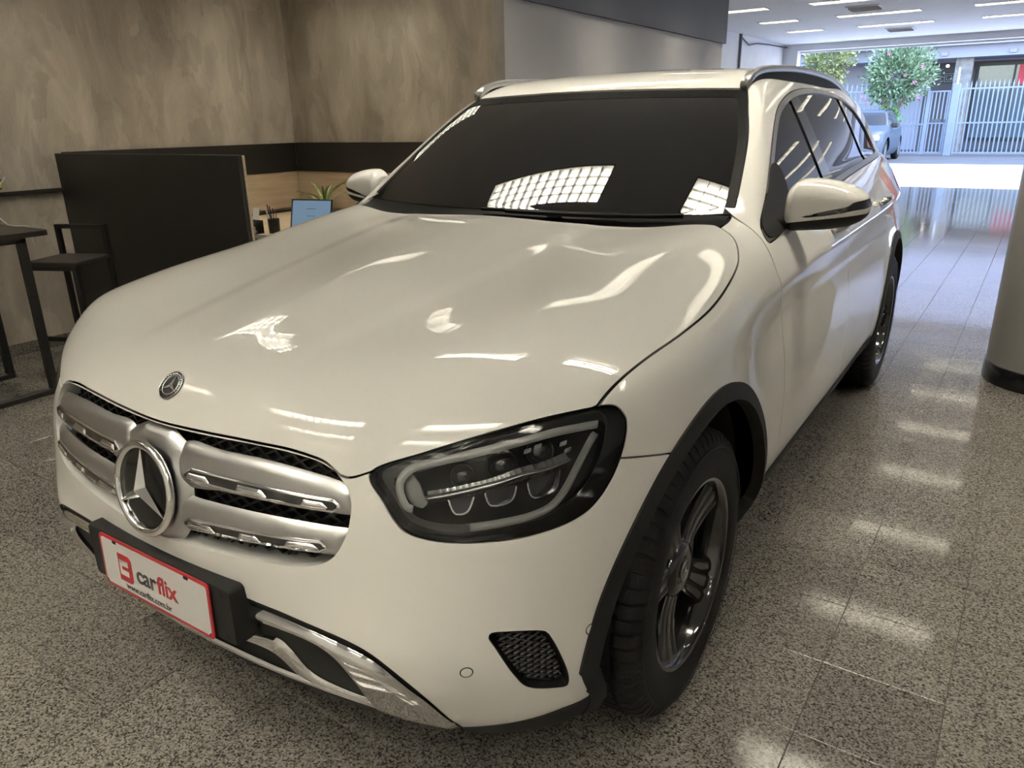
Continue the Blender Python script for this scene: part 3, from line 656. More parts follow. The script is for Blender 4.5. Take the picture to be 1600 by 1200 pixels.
# ---- fog vents, chin, chrome guard
def vents():
    for nm in ('vent',):
        V, F = rim_wall(insetpoly(FOG2, .0018), 'lamp', .0005, -.04); both('vent_wall', BLACK_PL, V, F)
        V, T, N = patch(insetpoly(FOG2, -.003), 'lamp', h=.012, off=-.037, depth=.003, smoothpoly=False); both('vent_back', DARK, V, T, normals=N)
        mb = lattice(insetpoly(FOG2, .008), 'lamp', -.018, .0125, .0035, ((1, .5), (1, -.5))); both('vent_mesh', MESHBK, np.array(mb.V), np.array(mb.F))
vents()
SKB2 = [(0, .330), (.134, .332), (.267, .328), (.406, .326), (.491, .316), (.55, .292), (.607, .268), (.640, .250)]
def chin():
    cp = spl(SKB2, False, 5); low = np.array(cp.tolist()+[(.67, .05), (-.67, .05)]+(cp*[-1, 1]).tolist()[::-1][:-1])
    g_low = lambda p: sdpoly(p[:, [0, 2]], low)
    c = lower.copy().cut(lambda p: p[:, 1]+.3).cut(g_chin).cut(neg(g_low, 0)); c.finish('lower_intake', DARK, off=-.030, depth=.004)
    V, F = rim_wall(insetpoly(CHIN2, .0018)[(CHIN2[:, 1] > .235)], 'front', .0005, -.03); mk('intake_wall', V, F[:-1], BLACK_PL, car, smooth=True)
    # mesh in the intake
    up = spl(_s, False, 6); up = up[up[:, 1] > .26]; zone = np.array(up.tolist()+cp[cp[:, 0] < .60].tolist()[::-1])
    mb = lattice(zone, 'front', -.018, .014, .004, ((1, .5), (1, -.5))); o = both('intake_mesh', MESHBK, np.array(mb.V), np.array(mb.F))
    bar_u = [(.18, .510), (.251, .510), (.380, .508), (.505, .494), (.572, .463), (.617, .386), (.637, .31), (.645, .252)]
    bar_l = [(.640, .248), (.61, .264), (.56, .287), (.515, .309), (.505, .335), (.500, .40), (.480, .447), (.441, .470), (.374, .476), (.25, .470), (.18, .468)]
    addpatch('chrome_guard', CHROME, car, np.concatenate([spl(bar_u, False, 5), spl(bar_l, False, 5)]), 'front', True, h=.0035, off=-.004, bulge=.012, bw=.022, depth=.02, smoothpoly=False)
    # s shaped strut and the lip below
    s_u = [(.17, .420), (.245, .426), (.315, .440), (.346, .419), (.368, .382), (.392, .362), (.43, .350), (.503, .333)]
    s_l = [(.503, .316), (.43, .327), (.37, .333), (.332, .350), (.310, .376), (.288, .389), (.25, .392), (.17, .385)]
    addpatch('chrome_strut', CHROME, car, np.concatenate([spl(s_u, False, 5), spl(s_l, False, 5)]), 'front', True, h=.0035, off=-.008, bulge=.009, bw=.016, depth=.016, smoothpoly=False)
    c2 = np.concatenate([spl([(x, z) for x, z in SKB2], False, 6)[::-1]*[-1, 1], spl(SKB2, False, 6)])
    c2 = np.concatenate([c2+[0, .014], (c2-[0, .004])[::-1]])
    addpatch('chrome_lip', CHROME, car, c2, 'front', h=.0035, off=-.006, bulge=.007, bw=.009, depth=.02, smoothpoly=False)
    # black strip between bumper and guard
    b = np.concatenate([up[up[:, 0] > .15], (spl(bar_u, False, 5)+[.002, .004])[::-1]])
    addpatch('guard_gap', BLACK_PL, car, b, 'front', True, h=.006, off=-.006, depth=.01, smoothpoly=False)
chin()
for (x, y, z) in ((.708, -.665, .453), (.861, -.461, .481)):
    for s_ in (1, -1):
        p = newton(np.array([[x, y, z]]), 4)[0]; n = normals_at(p[None])[0]; M = frame_at(p, n)
        mb = place(MB().lathe([(0, .0012), (.0100, .0012), (.0108, .0006), (.0108, -.002)], 28), M); V = np.array(mb.V)*[s_, 1, 1]
        o = mk('parking_sensor', V, np.array(mb.F) if s_ == 1 else np.array(mb.F)[:, ::-1], PAINT, car, smooth=True)
        mb = place(MB().lathe([(.0104, .0006), (.0125, .0007), (.0130, .0002)], 28), M); mk('sensor_gap', np.array(mb.V)*[s_, 1, 1], np.array(mb.F) if s_ == 1 else np.array(mb.F)[:, ::-1], BLACK_PL, o)

# ---- plate bracket and dealer plate
def plate():
    bm_ = MB()
    def rr(x0, x1, z0, z1, r, n=6):
        out = []
        for cx, cz, a0 in ((x1-r, z1-r, 0), (x0+r, z1-r, 90), (x0+r, z0+r, 180), (x1-r, z0+r, 270)):
            for k in range(n+1): a = math.radians(a0+90*k/n); out.append((cx+r*math.cos(a), cz+r*math.sin(a)))
        return out
    a = rr(-.258, .262, .432, .566, .012); b = rr(-.254, .258, .436, .562, .010)
    n = len(a); V = [(x, -.782, z) for x, z in a]+[(x, -.828, z) for x, z in a]+[(x, -.834, z) for x, z in b]
    F = [(i, (i+1) % n, n+(i+1) % n, n+i) for i in range(n)]+[(n+i, n+(i+1) % n, 2*n+(i+1) % n, 2*n+i) for i in range(n)]+[tuple(range(2*n, 3*n))]
    bk = node('plate_bracket'); bm_.add(V, F).build('bracket', BLACK_PL, bk, angle=40)
    for x in (-.238, .236):
        for z in (.548, .45): MB().lathe([(0, -.8335), (.004, -.8345), (.0065, -.835)], 16, 'y', (x, 0, z)).build('bracket_screw', DARK, bk)
    pl = node('dealer_plate', car); T = Matrix.Translation((0, -.8385, .497)) @ Matrix.Rotation(math.radians(-2), 4, 'X')
    WHT = mat('plate_white', (.60, .595, .59), .35, 0, .3, .02, 10); RED = mat('plate_red', (.38, .012, .018), .35, 0, .3, .05, 10); GRY = mat('plate_ink', (.045, .042, .042), .4)
    def flat(name, poly, y0, y1, m):
        mb = MB().prism([(x, z) for x, z in poly], y0, y1, 'xz'); mb.F = [f[::-1] for f in mb.F]
        return place(mb, T).build(name, m, pl)
    flat('plate_edge', rr(-.2, .2, -.065, .065, .010), 0, -.003, RED)
    flat('plate_face', rr(-.1925, .1925, -.0575, .0575, .008), -.003, -.0036, WHT)
    for x0, z0 in ((-.145, .052), (.118, .052)): flat('plate_slot', rr(x0, x0+.016, z0, z0+.007, .003), -.003, -.0042, DARK)
    for sx in (-1, 1): flat('plate_corner_mark', [(sx*.193, -.050), (sx*.190, -.050), (sx*.184, -.0575), (sx*.188, -.0575)][::sx], -.003, -.0042, DARK)
    # logo: red rounded block with a light figure cut into it
    LX = -.105
    flat('logo_block', [(LX-.027, .034), (LX+.018, .034), (LX+.026, .026), (LX+.026, -.026), (LX+.018, -.034), (LX-.027, -.034)], -.0036, -.0041, RED)
    fig = [(-.022, .020), (.000, .020), (.009, .013), (.009, .004), (.004, 0), (.009, -.004), (.009, -.024), (-.022, -.024), (-.022, -.029), (-.0235, -.029), (-.0235, .020)]
    flat('logo_figure', [(LX+x, z) for x, z in [(-.022, .019), (.012, .019), (.012, -.019), (-.022, -.019)]][::-1], -.0041, -.0044, WHT)
    flat('logo_notch', [(LX+x, z) for x, z in [(-.012, .0045), (.013, .0045), (.013, -.0045), (-.012, -.0045)]][::-1], -.0044, -.0047, RED)
    def text(name, body, x, z, size, m, bold=0.):
        cu = bpy.data.curves.new(name, 'FONT'); cu.body = body; cu.size = size; cu.extrude = .0003; cu.offset = bold; cu.resolution_u = 4; cu.space_character = .98
        tmp = bpy.data.objects.new(name, cu); COL.objects.link(tmp); dg = bpy.context.evaluated_depsgraph_get(); me = bpy.data.meshes.new_from_object(tmp.evaluated_get(dg)); w = max(v.co.x for v in me.vertices)
        bpy.data.objects.remove(tmp); bpy.data.curves.remove(cu)
        Mx = T @ Matrix.Translation((x, -.0042, z)) @ Matrix.Rotation(math.radians(90), 4, 'X'); me.transform(Mx); me.materials.clear(); me.materials.append(m)
        o = bpy.data.objects.new(name, me); link(o, pl); return w
    w = text('lettering_car', 'car', -.064, -.018, .060, GRY, .0012)
    text('lettering_flix', 'flix', -.064+w+.003, -.018, .060, RED, .0012)
    text('lettering_address', 'www.carflix.com.br', -.112, -.0505, .0220, GRY, .0002)
plate()

# ---- mirrors
def mirrors():
    zt = tab([(.80, 1.19), (.835, 1.226), (.86, 1.243), (.90, 1.248), (.934, 1.2455), (.975, 1.238), (1.006, 1.228), (1.035, 1.211), (1.052, 1.193), (1.06, 1.176), (1.08, 1.1)], .004)
    zb = tab([(.80, 1.084), (.839, 1.089), (.9, 1.094), (.968, 1.102), (1.02, 1.117), (1.045, 1.135), (1.057, 1.155), (1.06, 1.170), (1.08, 1.25)], .004)
    xs = np.concatenate([np.linspace(.832, 1.03, 40), np.linspace(1.034, 1.0595, 16)]); n = 56; V = []
    for x in xs:
        a, b = float(zb(x)), float(zt(x)); cz, hz = (a+b)/2, max((b-a)/2, .002); yc = .885+.12*(x-.84)+.9*max(x-1.0, 0)**2; e = min(1, (x-.832)/.02)**.5 if x < .852 else 1
        for k in range(n):
            w = 2*math.pi*k/n; cw, sw = math.cos(w), math.sin(w); yy = abs(cw)**.75*math.copysign(1, cw); zz = abs(sw)**.85*math.copysign(1, sw)
            dep = (.085 if yy < 0 else .032)*min(1, (hz/.06))**.6*(.75+.25*e); V.append((x, yc+yy*dep, cz+zz*hz*(.9+.1*e)))
    V = np.array(V); F = []
    for i in range(len(xs)-1):
        for k in range(n):
            a, b, c, d = i*n+k, i*n+(k+1) % n, (i+1)*n+(k+1) % n, (i+1)*n+k; F += [(a, c, b), (a, d, c)]
    ctr = [len(V), len(V)+1]; V = np.concatenate([V, V[:n].mean(0)[None], V[-n:].mean(0)[None]])
    for k in range(n): F += [(ctr[0], k, (k+1) % n), (ctr[1], (len(xs)-1)*n+(k+1) % n, (len(xs)-1)*n+k)]
    T = np.array(F)
    vol = (V[T[:, 0]]*np.cross(V[T[:, 1]], V[T[:, 2]])).sum()
    if vol < 0: T = T[:, ::-1]
    def nrm(V, T):
        fn = np.cross(V[T[:, 1]]-V[T[:, 0]], V[T[:, 2]]-V[T[:, 0]]); M = np.zeros_like(V)
        for k in range(3): np.add.at(M, T[:, k], fn)
        return M/(np.linalg.norm(M, axis=1)[:, None]+1e-12)
    zcap = lambda p: 1.118+.15*(p[:, 0]-.836)
    sig = spl([(.880, 1.137), (.944, 1.157), (1.005, 1.172), (1.022, 1.184), (1.045, 1.190), (1.062, 1.192), (1.064, 1.170), (1.03, 1.163), (.975, 1.150), (.92, 1.141)], True, 6)
    g_sig = lambda p: np.where(p[:, 1] < .93, sdpoly(p[:, [0, 2]], sig), .06)
    rear = lambda p: p[:, 1]-(.905+.12*(p[:, 0]-.84)+.9*np.maximum(p[:, 0]-1.0, 0)**2)
    pieces = [('mirror_cap', PAINT, [lambda p: zcap(p)-p[:, 2]+.001, neg(g_sig, .0008), rear], .0), ('turn_signal', mat('signal_lens', (.03, .03, .032), .06, .3, 1, .5, 60), [g_sig], -.002),
              ('mirror_base', BLACK_PL, [lambda p: p[:, 2]-zcap(p), rear], .0), ('mirror_back', BLACK_PL, [lambda p: -rear(p)], .0)]
    for sgn in (1, -1):
        g = node('side_mirror')
        for nm, m, cuts, off in pieces:
            v, t = V, T
            for c in cuts: v, t = clip(v, t, c(v))
            N = nrm(v, t); v = v+N*off; v, t, N = shell(v, t, N, .004)
            if sgn < 0: v, t, N = mirrorx(v, t, N)
            mk(nm, v, t, m, g, N)
        arm = MB().tube([(.775, .80, 1.115), (.81, .83, 1.118), (.845, .86, 1.120), (.88, .885, 1.122)], [.045, .034, .028, .028], 14); A = np.array(arm.V); A[:, 2] = 1.118+(A[:, 2]-1.118)*.62
        mk('mirror_arm', A*[sgn, 1, 1], arm.F if sgn == 1 else [f[::-1] for f in arm.F], BLACK_PL, g, smooth=True)
        sail = [(.655, 1.098), (.74, 1.158), (.86, 1.218), (.98, 1.280), (1.04, 1.262), (1.04, 1.20), (.97, 1.135), (.90, 1.110), (.75, 1.092)]
        v, t, N = patch(sail, 'side', h=.012, off=.008, depth=.012)
        if sgn < 0: v, t, N = mirrorx(v, t, N)
        mk('mirror_sail', v, t, BLACK_PL, g, N)
mirrors()

# ---- roof rails, handles, wiper, mouldings
def rails():
    ys = np.linspace(1.19, 3.15, 50); V = []; n = 14
    top = tab([(1.15, 1.520), (1.19, 1.566), (1.26, 1.590), (1.35, 1.606), (1.55, 1.619), (1.8, 1.626), (2.1, 1.624), (2.5, 1.608), (2.9, 1.580), (3.1, 1.55), (3.2, 1.51)], .03)
    for y in ys:
        x = .566+.012*sst(1.2, 1.8, y)-.05*sst(2.2, 3.2, y); p = onbody(np.array([[x, y]]), 'top')[0]; zt = float(top(y)); e = min(1, (y-1.16)/.12, (3.17-y)/.12)
        zt -= .010; bot = max(zt-.026, p[2]-.01) if e >= 1 else p[2]-.01+e*max(zt-.026-p[2]+.01, 0)
        zc, hz = (zt+bot)/2, max((zt-bot)/2, .008)
        for k in range(n):
            w = 2*math.pi*k/n; cw, sw = math.cos(w), math.sin(w); V.append((x+.016*abs(cw)**.6*math.copysign(1, cw), y, zc+hz*abs(sw)**.6*math.copysign(1, sw)))
    F = [(i*n+k, i*n+(k+1) % n, (i+1)*n+(k+1) % n, (i+1)*n+k) for i in range(len(ys)-1) for k in range(n)]+[tuple(range(n))[::-1], tuple((len(ys)-1)*n+k for k in range(n))]
    V = np.array(V)
    ys2 = np.linspace(1.22, 3.10, 30); xs2 = .566+.012*sst(1.2, 1.8, ys2)-.05*sst(2.2, 3.2, ys2); p = onbody(np.stack([xs2, ys2], 1), 'top'); B = []
    for q, y in zip(p, ys2):
        zt = float(top(y))-.025
        B += [(q[0]-.010, y, q[2]-.008), (q[0]+.010, y, q[2]-.012), (q[0]+.010, y, max(zt, q[2])), (q[0]-.010, y, max(zt, q[2]))]
    BF = [(i*4+a, i*4+(a+1) % 4, i*4+4+(a+1) % 4, i*4+4+a) for i in range(len(ys2)-1) for a in range(4)]; B = np.array(B)
    for s_ in (1, -1):
        r_ = mk('roof_rail', V*[s_, 1, 1], [f[::-1] for f in F] if s_ == 1 else F, SILVER, car, smooth=True); mk('rail_gap_dark', B*[s_, 1, 1], BF if s_ == 1 else [f[::-1] for f in BF], BLACK_PL, r_)  # dark strip put in for the shade of the gap under the rail
rails()
def handles():
    for y0 in (1.33, 2.36):
        for s_ in (1, -1):
            q = [(y0+d, 1.035+.004*math.sin(d*10)) for d in np.linspace(0, .2, 7)]; p = onbody(np.array(q), 'side'); N = normals_at(p); pr = p+N*np.array([.004, .022, .030, .032, .030, .022, .004])[:, None]
            mb = MB().tube(pr, [.012, .017, .019, .019, .019, .017, .012], 12); mk('door_handle', np.array(mb.V)*[s_, 1, 1], mb.F if s_ == 1 else [f[::-1] for f in mb.F], CHROME, car, smooth=True)
handles()
def wiper():
    wp = node('wiper')
    xs = np.linspace(-.05, .42, 12); p = np.stack([xs, .502+.333*xs**2+.004, np.zeros(12)], 1)
    q = onbody(np.stack([xs, .482+.333*xs**2], 1), 'top'); N = normals_at(q); MB().tube(q+N*.008, .006, 6).build('wiper_blade', TRIM_BK, wp)
    xs = np.linspace(.05, .60, 10); q = onbody(np.stack([xs, .474+.333*xs**2], 1), 'top'); N = normals_at(q); MB().tube(q+N*.010, .007, 6).build('wiper_arm', TRIM_BK, wp)
    MB().box((.19, .485, 1.140), (.24, .505, 1.152), .003).build('wiper_joint', BLACK_PL, wp)
wiper()

# ---- underside, liners, wheels
ub = MB().box((-.66, -.55, .24), (.66, 3.5, .62)); ub.build('underbody_blocker', DARK, car)  # plain dark box inside the body, added to block light
def liner(yc):
    for s_ in (1, -1):
        V = []; F = []; an = np.radians(np.linspace(-8, 188, 40)); xs = (.60, .86)
        for a in an:
            for x in xs: V.append((x, yc+.45*math.cos(a), .372+.45*math.sin(a)))
        F = [(i*2, i*2+1, i*2+3, i*2+2) for i in range(len(an)-1)]; k = len(V); V.append((.60, yc, .372)); F += [(k, i*2, i*2+2) for i in range(len(an)-1)]
        mk('wheel_liner', np.array(V)*[s_, 1, 1], F, mat('liner_black', (.012, .012, .012), .9), car, smooth=True)
for yc in (0, 2.873): liner(yc)
def wheel_proto():
    g = node('wheel'); Rr = .3655; HW = .118
    prof = [(-HW+.010, .232), (-HW-.002, .250), (-HW-.006, .285), (-HW+.000, .325), (-HW+.010, .348), (-HW+.022, .3575), (-.075, .3625), (-.072, .3625), (-.070, .3555), (-.060, .3555), (-.058, .3640), (-.026, .3650), (-.024, .3570), (-.014, .3570), (-.012, .3655)]
    prof = prof+[(-a, r) for a, r in prof[::-1]]
    nB = 64; nA = nB*4; V = []; F = []
    for k in range(nA):
        a = 2*math.pi*(k//4+(0, .74, .78, .96)[k % 4])/nB; notch = (k % 4) >= 2
        for i, (x, r) in enumerate(prof):
            rr = r
            if notch and r > .345 and abs(x) > .06: rr -= .007
            if (k % 4) == 1 and r > .3630 and abs(x) < .06: rr -= .0015
            if notch and .33 < r < .352: rr -= .003
            V.append((x, rr*math.cos(a), rr*math.sin(a)))
    m = len(prof)
    for k in range(nA):
        for i in range(m-1): F.append((k*m+i, k*m+i+1, ((k+1) % nA)*m+i+1, ((k+1) % nA)*m+i))
    ty = mk('tyre', V, F, RUBBER, g, smooth=True); ty.data.set_sharp_from_angle(angle=math.radians(35))
    MB().lathe([(.318, HW+.0045), (.320, HW+.0055), (.324, HW+.0045)], 90, 'x').build('sidewall_ring', RUBBER, ty, smooth=True)
    # rim barrel and lip
    MB().lathe([(.236, HW-.012), (.243, HW-.004), (.240, HW-.001), (.232, HW-.004), (.226, HW-.018), (.220, .06), (.212, -.02), (.205, -.09), (.222, -HW+.01)], 72, 'x').build('rim', RIM_BK, g, smooth=True)
    # five broad spokes with three raised ribs
    def spoke(a0):
        V = []; F = []; nu, nv = 15, 29
        for iu in range(nu):
            u = iu/(nu-1); r = .045+(.230-.045)*u; hw = .036+.022*u+.010*float(sst(.7, 1, np.array(u))); xf = .078+.018*u-.012*math.sin(math.pi*u)
            for iv in range(nv):
                v = -1+2*iv/(nv-1); gr = sum(.006*max(0, 1-abs(v-c)/.16) for c in (-.36, .36)); e = float(sst(.08, .25, np.array(u)))
                x = xf-gr*e-.010*abs(v)**8; V.append((float(x), r, v*hw))
            for iv in (nv-1, 0): V.append((xf-.045, r, (1 if iv else -1)*hw*.9))
        w = nv+2
        for iu in range(nu-1):
            for iv in range(w): F.append((iu*w+iv, iu*w+(iv+1) % w, (iu+1)*w+(iv+1) % w, (iu+1)*w+iv))
        c, s_ = math.cos(a0), math.sin(a0); V = [(x, r*c-t*s_, r*s_+t*c) for x, r, t in V]
        o = mk('spoke', V, F, RIM_BK, g, smooth=True); o.data.set_sharp_from_angle(angle=math.radians(45)); return o
    for k in range(5): spoke(math.radians(90+72*k+SPOKE0))
    MB().lathe([(.074, .04), (.075, .070), (.066, .083), (.048, .088), (.037, .088), (.034, .086)], 40, 'x').build('hub', RIM_BK, g, smooth=True)
    hc = MB().lathe([(0, .0905), (.024, .0905), (.033, .0885)], 32, 'x').build('hub_cap', mat('cap_dark', (.03, .03, .032), .2, .4, .6), g, smooth=True)
    MB().lathe([(.026+.0012*math.cos(a), .0908+.0012*math.sin(a)) for a in np.linspace(0, 2*math.pi, 9)], 36, 'x').build('cap_ring', ALU, hc, smooth=True)
    sm = MB(); pts = []
    for k in range(6):
        a = math.radians(90+60*k); r = .021 if k % 2 == 0 else .004; pts.append((.0912, r*math.cos(a), r*math.sin(a)))
    sm.add(pts+[(.0935, 0, 0)], [(k, (k+1) % 6, 6) for k in range(6)]); sm.build('cap_star', ALU, hc)
    for k in range(5):
        a = math.radians(90+72*k+36+SPOKE0); MB().lathe([(.0105, .060), (.0105, .074), (.0085, .078), (0, .078)], 6, 'x', (0, .052*math.cos(a), .052*math.sin(a))).build('wheel_bolt', ALU, g)
    MB().lathe([(.06, .035), (.170, .035), (.170, .012), (.06, .012)], 56, 'x').build('brake_disc', mat('brake_steel', (.16, .155, .15), .4, .9), g, smooth=False)
    MB().box((-.01, .075, -.08), (.055, .165, .08), .012).build('brake_caliper', mat('caliper_grey', (.06, .06, .06), .5), g)
    return g
SPOKE0 = 17
wp0 = wheel_proto()
for i, (s_, yc) in enumerate(((1, 0), (1, 2.873), (-1, 0), (-1, 2.873))):
    w_ = wp0 if i == 0 else copy_tree(wp0, car)
    w_.location = (s_*.792, yc, .3655); w_.rotation_euler = (math.radians((0, 31, 12, 50)[i]), 0, 0 if s_ == 1 else math.pi)
# ================================================================== the showroom
ZCEIL = 2.85
def mat_granite():
    m, nt, p = nodes_of('polished_granite'); N = nt.nodes; L = nt.links
    ge = N.new('ShaderNodeNewGeometry'); oi = N.new('ShaderNodeObjectInfo')
    ad = N.new('ShaderNodeVectorMath'); ad.operation = 'MULTIPLY_ADD'; ad.inputs[1].default_value = (1, 1, 1)
    cb = N.new('ShaderNodeCombineXYZ'); ml = N.new('ShaderNodeMath'); ml.operation = 'MULTIPLY'; ml.inputs[1].default_value = 37.
    L.new(oi.outputs['Random'], ml.inputs[0]); L.new(ml.outputs[0], cb.inputs[2]); L.new(ge.outputs['Position'], ad.inputs[0]); L.new(cb.outputs[0], ad.inputs[2])
    v = N.new('ShaderNodeTexVoronoi'); v.inputs['Scale'].default_value = 230; L.new(ad.outputs[0], v.inputs['Vector'])
    n = N.new('ShaderNodeTexNoise'); n.inputs['Scale'].default_value = 150; n.inputs['Detail'].default_value = 5; L.new(ad.outputs[0], n.inputs['Vector'])
    sp = N.new('ShaderNodeSeparateColor'); L.new(v.outputs['Color'], sp.inputs[0])
    mx = N.new('ShaderNodeMath'); mx.operation = 'MULTIPLY_ADD'; mx.inputs[1].default_value = .42; L.new(sp.outputs[0], mx.inputs[0])
    n5 = N.new('ShaderNodeMath'); n5.operation = 'MULTIPLY'; n5.inputs[1].default_value = .62; L.new(n.outputs['Fac'], n5.inputs[0]); L.new(n5.outputs[0], mx.inputs[2])
    r = N.new('ShaderNodeValToRGB'); E = r.color_ramp.elements; E[0].position = .33; E[0].color = (.034, .031, .028, 1); E[1].position = .43; E[1].color = (.120, .111, .098, 1)
    for pos, c in ((.58, (.198, .183, .162)), (.70, (.268, .249, .224))): e = r.color_ramp.elements.new(pos); e.color = (*c, 1)
    L.new(mx.outputs[0], r.inputs[0])
    hs = N.new('ShaderNodeHueSaturation'); mr = N.new('ShaderNodeMapRange'); mr.inputs['To Min'].default_value = .88; mr.inputs['To Max'].default_value = 1.10
    L.new(oi.outputs['Random'], mr.inputs[0]); L.new(mr.outputs[0], hs.inputs['Value']); L.new(r.outputs[0], hs.inputs['Color']); L.new(hs.outputs[0], p.inputs['Base Color'])
    n3 = N.new('ShaderNodeTexNoise'); n3.inputs['Scale'].default_value = 3.; m3 = N.new('ShaderNodeMapRange'); m3.inputs['To Min'].default_value = .045; m3.inputs['To Max'].default_value = .10
    L.new(ge.outputs['Position'], n3.inputs['Vector']); L.new(n3.outputs['Fac'], m3.inputs[0]); L.new(m3.outputs[0], p.inputs['Roughness'])
    p.inputs['Specular IOR Level'].default_value = .36
    return m
def mat_stucco(name, c0, c1, c2):
    m, nt, p = nodes_of(name); N = nt.nodes; L = nt.links; tc = N.new('ShaderNodeTexCoord')
    mp = N.new('ShaderNodeMapping'); mp.inputs['Scale'].default_value = (1.5, 1.5, .6); L.new(tc.outputs['Object'], mp.inputs['Vector'])
    n1 = N.new('ShaderNodeTexNoise'); n1.inputs['Scale'].default_value = 2.3; n1.inputs['Detail'].default_value = 7; n1.inputs['Roughness'].default_value = .58; n1.inputs['Distortion'].default_value = .9; L.new(mp.outputs[0], n1.inputs['Vector'])
    n2 = N.new('ShaderNodeTexNoise'); n2.inputs['Scale'].default_value = 45; n2.inputs['Detail'].default_value = 4; L.new(mp.outputs[0], n2.inputs['Vector'])
    v = N.new('ShaderNodeTexVoronoi'); v.inputs['Scale'].default_value = 5.5; v.inputs['Randomness'].default_value = 1
    wv = N.new('ShaderNodeVectorMath'); wv.operation = 'MULTIPLY_ADD'; wv.inputs[1].default_value = (.55, .55, .55); L.new(n1.outputs['Color'], wv.inputs[0]); L.new(mp.outputs[0], wv.inputs[2]); L.new(wv.outputs[0], v.inputs['Vector'])
    sv = N.new('ShaderNodeSeparateColor'); L.new(v.outputs['Color'], sv.inputs[0])
    a = N.new('ShaderNodeMath'); a.operation = 'MULTIPLY_ADD'; a.inputs[1].default_value = .15; L.new(sv.outputs[0], a.inputs[0])
    b = N.new('ShaderNodeMath'); b.operation = 'MULTIPLY'; b.inputs[1].default_value = .85; L.new(n1.outputs['Fac'], b.inputs[0]); L.new(b.outputs[0], a.inputs[2])
    r = N.new('ShaderNodeValToRGB'); E = r.color_ramp.elements; E[0].position = .30; E[0].color = (*c0, 1); E[1].position = .72; E[1].color = (*c2, 1); e = E.new(.5); e.color = (*c1, 1)
    L.new(a.outputs[0], r.inputs[0]); L.new(r.outputs[0], p.inputs['Base Color']); p.inputs['Roughness'].default_value = .62
    ad = N.new('ShaderNodeMath'); ad.operation = 'MULTIPLY_ADD'; ad.inputs[1].default_value = .25; L.new(n2.outputs['Fac'], ad.inputs[0]); L.new(a.outputs[0], ad.inputs[2])
    bp = N.new('ShaderNodeBump'); bp.inputs['Strength'].default_value = .45; bp.inputs['Distance'].default_value = .02; L.new(ad.outputs[0], bp.inputs['Height']); L.new(bp.outputs[0], p.inputs['Normal'])
    return m
def mat_wood():
    m, nt, p = nodes_of('pale_oak'); N = nt.nodes; L = nt.links; tc = N.new('ShaderNodeTexCoord')
    mp = N.new('ShaderNodeMapping'); mp.inputs['Scale'].default_value = (1, 1, 14); L.new(tc.outputs['Object'], mp.inputs['Vector'])
    n1 = N.new('ShaderNodeTexNoise'); n1.inputs['Scale'].default_value = 2.2; n1.inputs['Detail'].default_value = 6; n1.inputs['Distortion'].default_value = .6; L.new(mp.outputs[0], n1.inputs['Vector'])
    r = N.new('ShaderNodeValToRGB'); E = r.color_ramp.elements; E[0].position = .3; E[0].color = (.40, .31, .205, 1); E[1].position = .7; E[1].color = (.51, .41, .285, 1)
    L.new(n1.outputs['Fac'], r.inputs[0]); L.new(r.outputs[0], p.inputs['Base Color']); p.inputs['Roughness'].default_value = .5; return m
GRAN = mat_granite(); STUC = mat_stucco('trowelled_stucco', (.27, .238, .197), (.36, .318, .262), (.50, .447, .375)); WOOD = mat_wood()
GREYW = mat('grey_wall_paint', (.45, .44, .445), .6, 0, 0, .03, 3, .05, 200); WHITEW = mat('white_wall_paint', (.74, .75, .78), .6, 0, 0, .03, 3, .05, 200); CEILM = mat('ceiling_paint', (.76, .77, .80), .75, 0, 0, .03, 4)
NAVY = mat('dark_blue_grey_paint', (.055, .058, .072), .5, 0, 0, .06, 3); PANBK = mat('black_laminate', (.014, .013, .012), .45, 0, 0, .12, 6); METBK = mat('black_metal', (.016, .015, .014), .42, 0, 0, .1, 12)
def struct(o): o['kind'] = 'structure'; return o

# ---- floor: a slab with single granite tiles on it
PITCH = .2975; TA = .0128; X0, Y0 = 1.175, 2.995          # tile grid, turned a little against the car
struct(MB().box((-4.3, -4.35, -.06), (5.8, 16.65, -.0035)).build('floor', mat('tile_joint', (.055, .05, .045), .7)))
FLOOR = bpy.data.objects['floor']
def tile_mesh():
    s = PITCH/2-.0011; mb = MB(); c = .0009
    top = [(-s+c, -s+c, 0), (s-c, -s+c, 0), (s-c, s-c, 0), (-s+c, s-c, 0)]; mid = [(-s, -s, -c), (s, -s, -c), (s, s, -c), (-s, s, -c)]; bot = [(x, y, -.004) for x, y, _ in mid]
    mb.add(top+mid+bot, [(0, 1, 2, 3)]+[(4+i, 4+(i+1) % 4, (i+1) % 4, i) for i in range(4)]+[(8+i, 8+(i+1) % 4, 4+(i+1) % 4, 4+i) for i in range(4)])
    return mb
_tm = tile_mesh(); ca, sa = math.cos(TA), math.sin(TA)
tiles = []
for i in range(-22, 19):
    for j in range(-31, 48):
        u, v = (i+.5)*PITCH, (j+.5)*PITCH; x = X0+u*ca+v*sa+Y0*sa; y = Y0-u*sa+v*ca
        if -4.2 < x < 5.7 and -4.3 < y < 16.6: tiles.append((x, y))
def proj(p):
    d = np.asarray(p, float)-CAM_POS; z = d @ _f; return 800+FPX*(d @ _r)/z, 600-FPX*(d @ _u)/z, z
